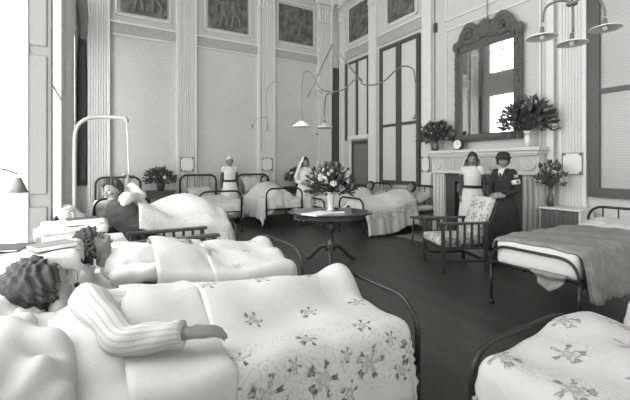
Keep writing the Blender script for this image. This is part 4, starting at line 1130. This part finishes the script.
chair('dark slatted wooden armchair between the second bed and the lifting pole bed', (.62, 3.87, 0), 0, .50, .72, .72, .42, 'greycloth', False, 6)
# small dark stool behind the armchair
root = thing('stool', 'small dark wooden stool on the rug left of the nurse at the fireplace', 'stool', (4.90, 4.62, .0))
bm = NB(); box(bm, -.2, .2, -.2, .2, .47, .50, bev=.008); link('seat', bm, M['furn'], root)
for sx in (-1, 1):
    for sy in (-1, 1):
        bm = NB(); tube(bm, [(sx*.17, sy*.17, 0), (sx*.15, sy*.15, .48)], .016, 8); link('leg', bm, M['furn'], root)
bm = NB()
for s_ in (-1, 1): box(bm, -.16, .16, s_*.16-.008, s_*.16+.008, .2, .23); box(bm, s_*.16-.008, s_*.16+.008, -.16, .16, .2, .23)
link('stretcher', bm, M['furn'], root)

# round table with vase and bouquet
TX, TY = 2.80, 4.42
root = thing('round_table', 'dark polished round pedestal table in the middle of the ward', 'table', (TX, TY, 0), -math.radians(30))
bm = NB(); lathe(bm, [(.001, .715), (.55, .715), (.585, .725), (.59, .74), (.585, .75), (.001, .75)], 48); [setattr(v_, 'co', V((v_.co.x, v_.co.y*.78, v_.co.z))) for v_ in bm.verts]; link('table_top', bm, plain('polished_mahogany', .035, .16, .3, 6, spec=.8), root, smooth=False)
bm = NB(); lathe(bm, [(.5, .66), (.5, .715), (.48, .715), (.48, .66), (.5, .66)], 40); [setattr(v_, 'co', V((v_.co.x, v_.co.y*.75, v_.co.z))) for v_ in bm.verts]; link('apron', bm, M['furn'], root)
bm = NB(); lathe(bm, [(.001, .2), (.07, .2), (.075, .26), (.045, .32), (.035, .42), (.06, .5), (.065, .55), (.04, .62), (.12, .7), (.12, .715), (.001, .715)], 20); link('pedestal', bm, M['furn'], root, smooth=True)
for k in range(3):
    an = .5+k*2*PI/3; c, s_ = math.cos(an), math.sin(an)
    bm = NB(); tube(bm, [(c*.03, s_*.03, .26), (c*.16, s_*.16, .24), (c*.30, s_*.30, .10), (c*.40, s_*.40, .025)], [.035, .032, .026, .024], 10, 4); link('leg', bm, M['furn'], root, smooth=True)
root = thing('flower_bouquet', 'large bouquet of mixed flowers in a tall china vase on the round table', 'flowers', (TX+.02, TY+.02, .75))
vase_part(root, [(.001, 0), (.055, 0), (.06, .012), (.035, .04), (.045, .12), (.06, .2), (.072, .27), (.066, .27), (.05, .18)], M['vase'])
bouquet(root, (0, 0, .27), .29, 700, 46, 21, .085, .04, (1.0, 1.0, .95), .22)
book('open pale magazine on the left side of the round table', TX-.30, TY-.18, .75, .35, .40, .26, .018, 'paper', 'magazine', 'magazine')
book('small dark book on top of the round table beside the vase', TX-.02, TY-.20, .75, -.2, .18, .12, .03)

# curtained locker by the matron, with a vase of flowers
root = thing('curtained_stand', 'low stand with a dark pleated curtain between fireplace and fluted pilaster', 'stand', (6.20, 3.02, 0))
bm = NB(); box(bm, -.22, .19, -.30, .30, .72, .75, bev=.006); link('top', bm, M['cream'], root)
for sx in (-1, 1):
    for sy in (-1, 1):
        bm = NB(); box(bm, sx*.18-.015, sx*.18+.015, sy*.27-.015, sy*.27+.015, 0, .72); link('post', bm, M['cream'], root)
bm = NB(); box(bm, -.17, .18, -.28, -.27, .1, .72); link('side_panel', bm, M['cream'], root)
bm = grid(lambda s_, t_: V((-.205+.012*math.sin(s_*95), s_, t_)), 90, 6, -.26, .28, .04, .71); link('curtain', bm, M['pleat'], root, smooth=True, mods=[('SOLIDIFY', dict(thickness=.004))])
root = thing('flower_vase', 'slender dark vase of loose flowers on the curtained stand', 'vase', (6.14, 3.22, .75))
vase_part(root, [(.001, 0), (.045, 0), (.05, .1), (.028, .22), (.04, .28), (.034, .28), (.02, .15)], M['vased'])
bouquet(root, (0, 0, .28), .26, 150, 16, 33, .08, .035, (.55, .75, 1.0), .45)

# ---------------------------------------------------------------- lamps
R_ = V((.866, -.5, 0))
def cone_shade(parent, p, r_, mat, h=.085):
    bm = NB(); lathe(bm, [(r_*.16, h), (r_*.28, h*.9), (r_, .006), (r_, 0), (r_*.96, 0), (r_*.25, h*.84), (r_*.14, h*.9)], 28, p); o = link('lamp_shade', bm, mat, parent, smooth=True)
    bm = NB(); lathe(bm, [(.001, h+.06), (.016, h+.05), (.018, h), (.025, h-.01), (.001, h-.02)], 12, p); link('socket', bm, M['steel'], o, smooth=True)
    bm = NB(); ball(bm, (p[0], p[1], p[2]+h*.35), (.022, .022, .03), seg=10); link('bulb', bm, M['shade'], o, smooth=True)
root = thing('chandelier', 'branching pipe chandelier with white conical shades hanging over the round table', 'chandelier', (2.82, 4.40, 0))
def cp(x, y, dpt=0, Z=5.22):
    r_ = (x-332)/372*Z; z_ = 1.4+(165-y)/372*Z; f = V((.5, .866, 0))*dpt
    return V((R_.x*r_, R_.y*r_, z_))+f
bm = NB(); tube(bm, [cp(332, 92), V((0, 0, CZ))], .009, 8); link('rod', bm, M['chrome'], root, smooth=True)
bm = NB(); ball(bm, cp(332, 92), .03); ball(bm, cp(332, 45), .02); lathe(bm, [(.001, 7.4), (.09, 7.4), (.07, 7.34), (.001, 7.3)], 16); link('boss', bm, M['steel'], root, smooth=True)
bm = NB(); tube(bm, [cp(332, 92), cp(320, 89), cp(314, 78), cp(308, 71), cp(303, 73), cp(301.5, 82), cp(301.5, 92)], .011, 8, 4); link('arm', bm, M['steel'], root, smooth=True)
bm = NB(); tube(bm, [cp(332, 92), cp(344, 89), cp(354, 80), cp(361, 79), cp(362, 84), cp(372, 85), cp(384, 81), cp(396, 70), cp(405, 66), cp(413, 70), cp(415, 82)], .011, 8, 4); link('arm', bm, M['steel'], root, smooth=True)
bm = NB(); tube(bm, [cp(332, 92), cp(331, 88, .4), cp(328, 84, .8), cp(326, 95, 1.0), cp(326, 108, 1.0)], .011, 8, 4); link('arm', bm, M['steel'], root, smooth=True)
bm = NB(); tube(bm, [cp(318, 99), cp(316, 92), cp(319, 91), cp(322, 94)], .008, 8, 4); link('hook', bm, M['steel'], root, smooth=True)
for a_, b_ in (((332, 45), (307, 97)), ((332, 45), (361, 81))):
    bm = NB(); tube(bm, [cp(*a_), cp(*b_)], .011, 6); link('brace', bm, M['steel'], root, smooth=True)
for (x, y0, y1, dp) in ((301.5, 92, 116, 0), (415, 82, 116, 0), (326, 108, 112, 1.0), (317, 99, 160, 0)):
    bm = NB(); tube(bm, [cp(x, y0, dp), cp(x, y1, dp)], .004, 6); link('cord', bm, M['dark'], root)
bm = NB(); ball(bm, cp(317, 134), .02); link('counterweight', bm, M['steel'], root, smooth=True)
for (x, y, dp, m_) in ((301.5, 127, 0, 'shade'), (326, 121, 1.0, 'shadeg')): cone_shade(root, cp(x, y, dp), .14, M[m_])
bm = NB(); lathe(bm, [(.001, .05), (.018, .045), (.02, .01), (.045, .0), (.05, -.012), (.001, -.02)], 14, cp(415, 118)); link('socket', bm, M['steel'], root, smooth=True)
# small far fixture
root = thing('ceiling_lamp', 'small branching lamp hanging before the back wall above the patient on the pillow', 'lamp', (3.28, 8.2, 0))
def cq(x, y, Z=8.75):
    r_ = (x-258)/372*Z; return V((R_.x*r_, R_.y*r_, 1.4+(165-y)/372*Z))
bm = NB(); tube(bm, [cq(258, 118), V((0, 0, CZ))], .008, 8); tube(bm, [cq(258, 118), cq(258, 150)], .006, 6); link('rod', bm, M['chrome'], root, smooth=True)
for pts in ([(258, 118), (252, 120), (250, 126)], [(258, 118), (262, 117), (264, 122), (264, 127)], [(264, 127), (263, 95), (268, 84), (274, 82), (287, 95)]):
    bm = NB(); tube(bm, [cq(*p) for p in pts], .009, 6, 4); link('arm', bm, M['chrome'], root, smooth=True)
for p in ((249, 129), (264, 131)): cone_shade(root, cq(*p), .07, M['shadeg'], .05)
# near fixture at top right
root = thing('ceiling_lamp', 'lamp with frosted saucer shades at the top right beside the fluted pilaster', 'lamp', (3.48, 1.65, 0))
def cr(x, y, dpt=0, Z=3.17):
    r_ = (x-578)/372*Z; return V((R_.x*r_, R_.y*r_, 1.4+(165-y)/372*Z))+V((.5, .866, 0))*dpt
bm = NB(); tube(bm, [cr(578, 4), V((0, 0, CZ))], .009, 8); link('rod', bm, M['steel'], root, smooth=True)
bm = NB(); ball(bm, cr(578, 4), (.045, .045, .02)); link('boss', bm, M['steel'], root, smooth=True)
for pts, sp in (([(578, 2), (566, 1), (555, 5), (550, 12), (549, 22)], (548, 38)), ([(578, 4), (579, 14), (579, 32)], (578, 44)), ([(578, 4), (592, -4), (604, -2), (610, 8), (611, 16)], (611, 29))):
    bm = NB(); tube(bm, [cr(*p) for p in pts], .010, 8, 4); link('arm', bm, M['steel'], root, smooth=True)
    cone_shade(root, cr(*sp), .12, M['shade'], .04)
# lamp on the left window pier
root = thing('wall_lamp', 'small grey conical lamp on a bracket at the left edge by the bright window', 'lamp', (-.60, 3.05, 0))
bm = NB(); tube(bm, [(-.02, -.25, 1.36), (.06, -.12, 1.38), (.14, -.0, 1.34)], .006, 6, 3); link('bracket', bm, M['steel'], root, smooth=True)
bm = NB(); lathe(bm, [(.015, .10), (.055, .0), (.05, 0), (.01, .09)], 20, (.14, 0, 1.22)); link('lamp_shade', bm, M['steel'], root, smooth=True)
# wall wires
bm = NB(); tube(bm, [(RX-.015, 5.87, 1.75), (RX-.015, 5.87, 6.3)], .008, 6); root = thing('wall_wire', 'thin dark wire running up the wall left of the mirror with a small black box', 'wire')
link('wire', bm, M['dark'], root); bm = NB(); box(bm, RX-.05, RX-.005, 5.80, 5.88, 4.36, 4.56, bev=.006); link('switch_box', bm, M['dark'], root)
bm = NB(); tube(bm, [(3.79, BY-.10, 1.6), (3.79, BY-.10, 5.7)], .008, 6); tag(link('wall_wire', bm, M['trim'], None), 'pale thin wire running down the edge of the third back wall pilaster', 'wire')
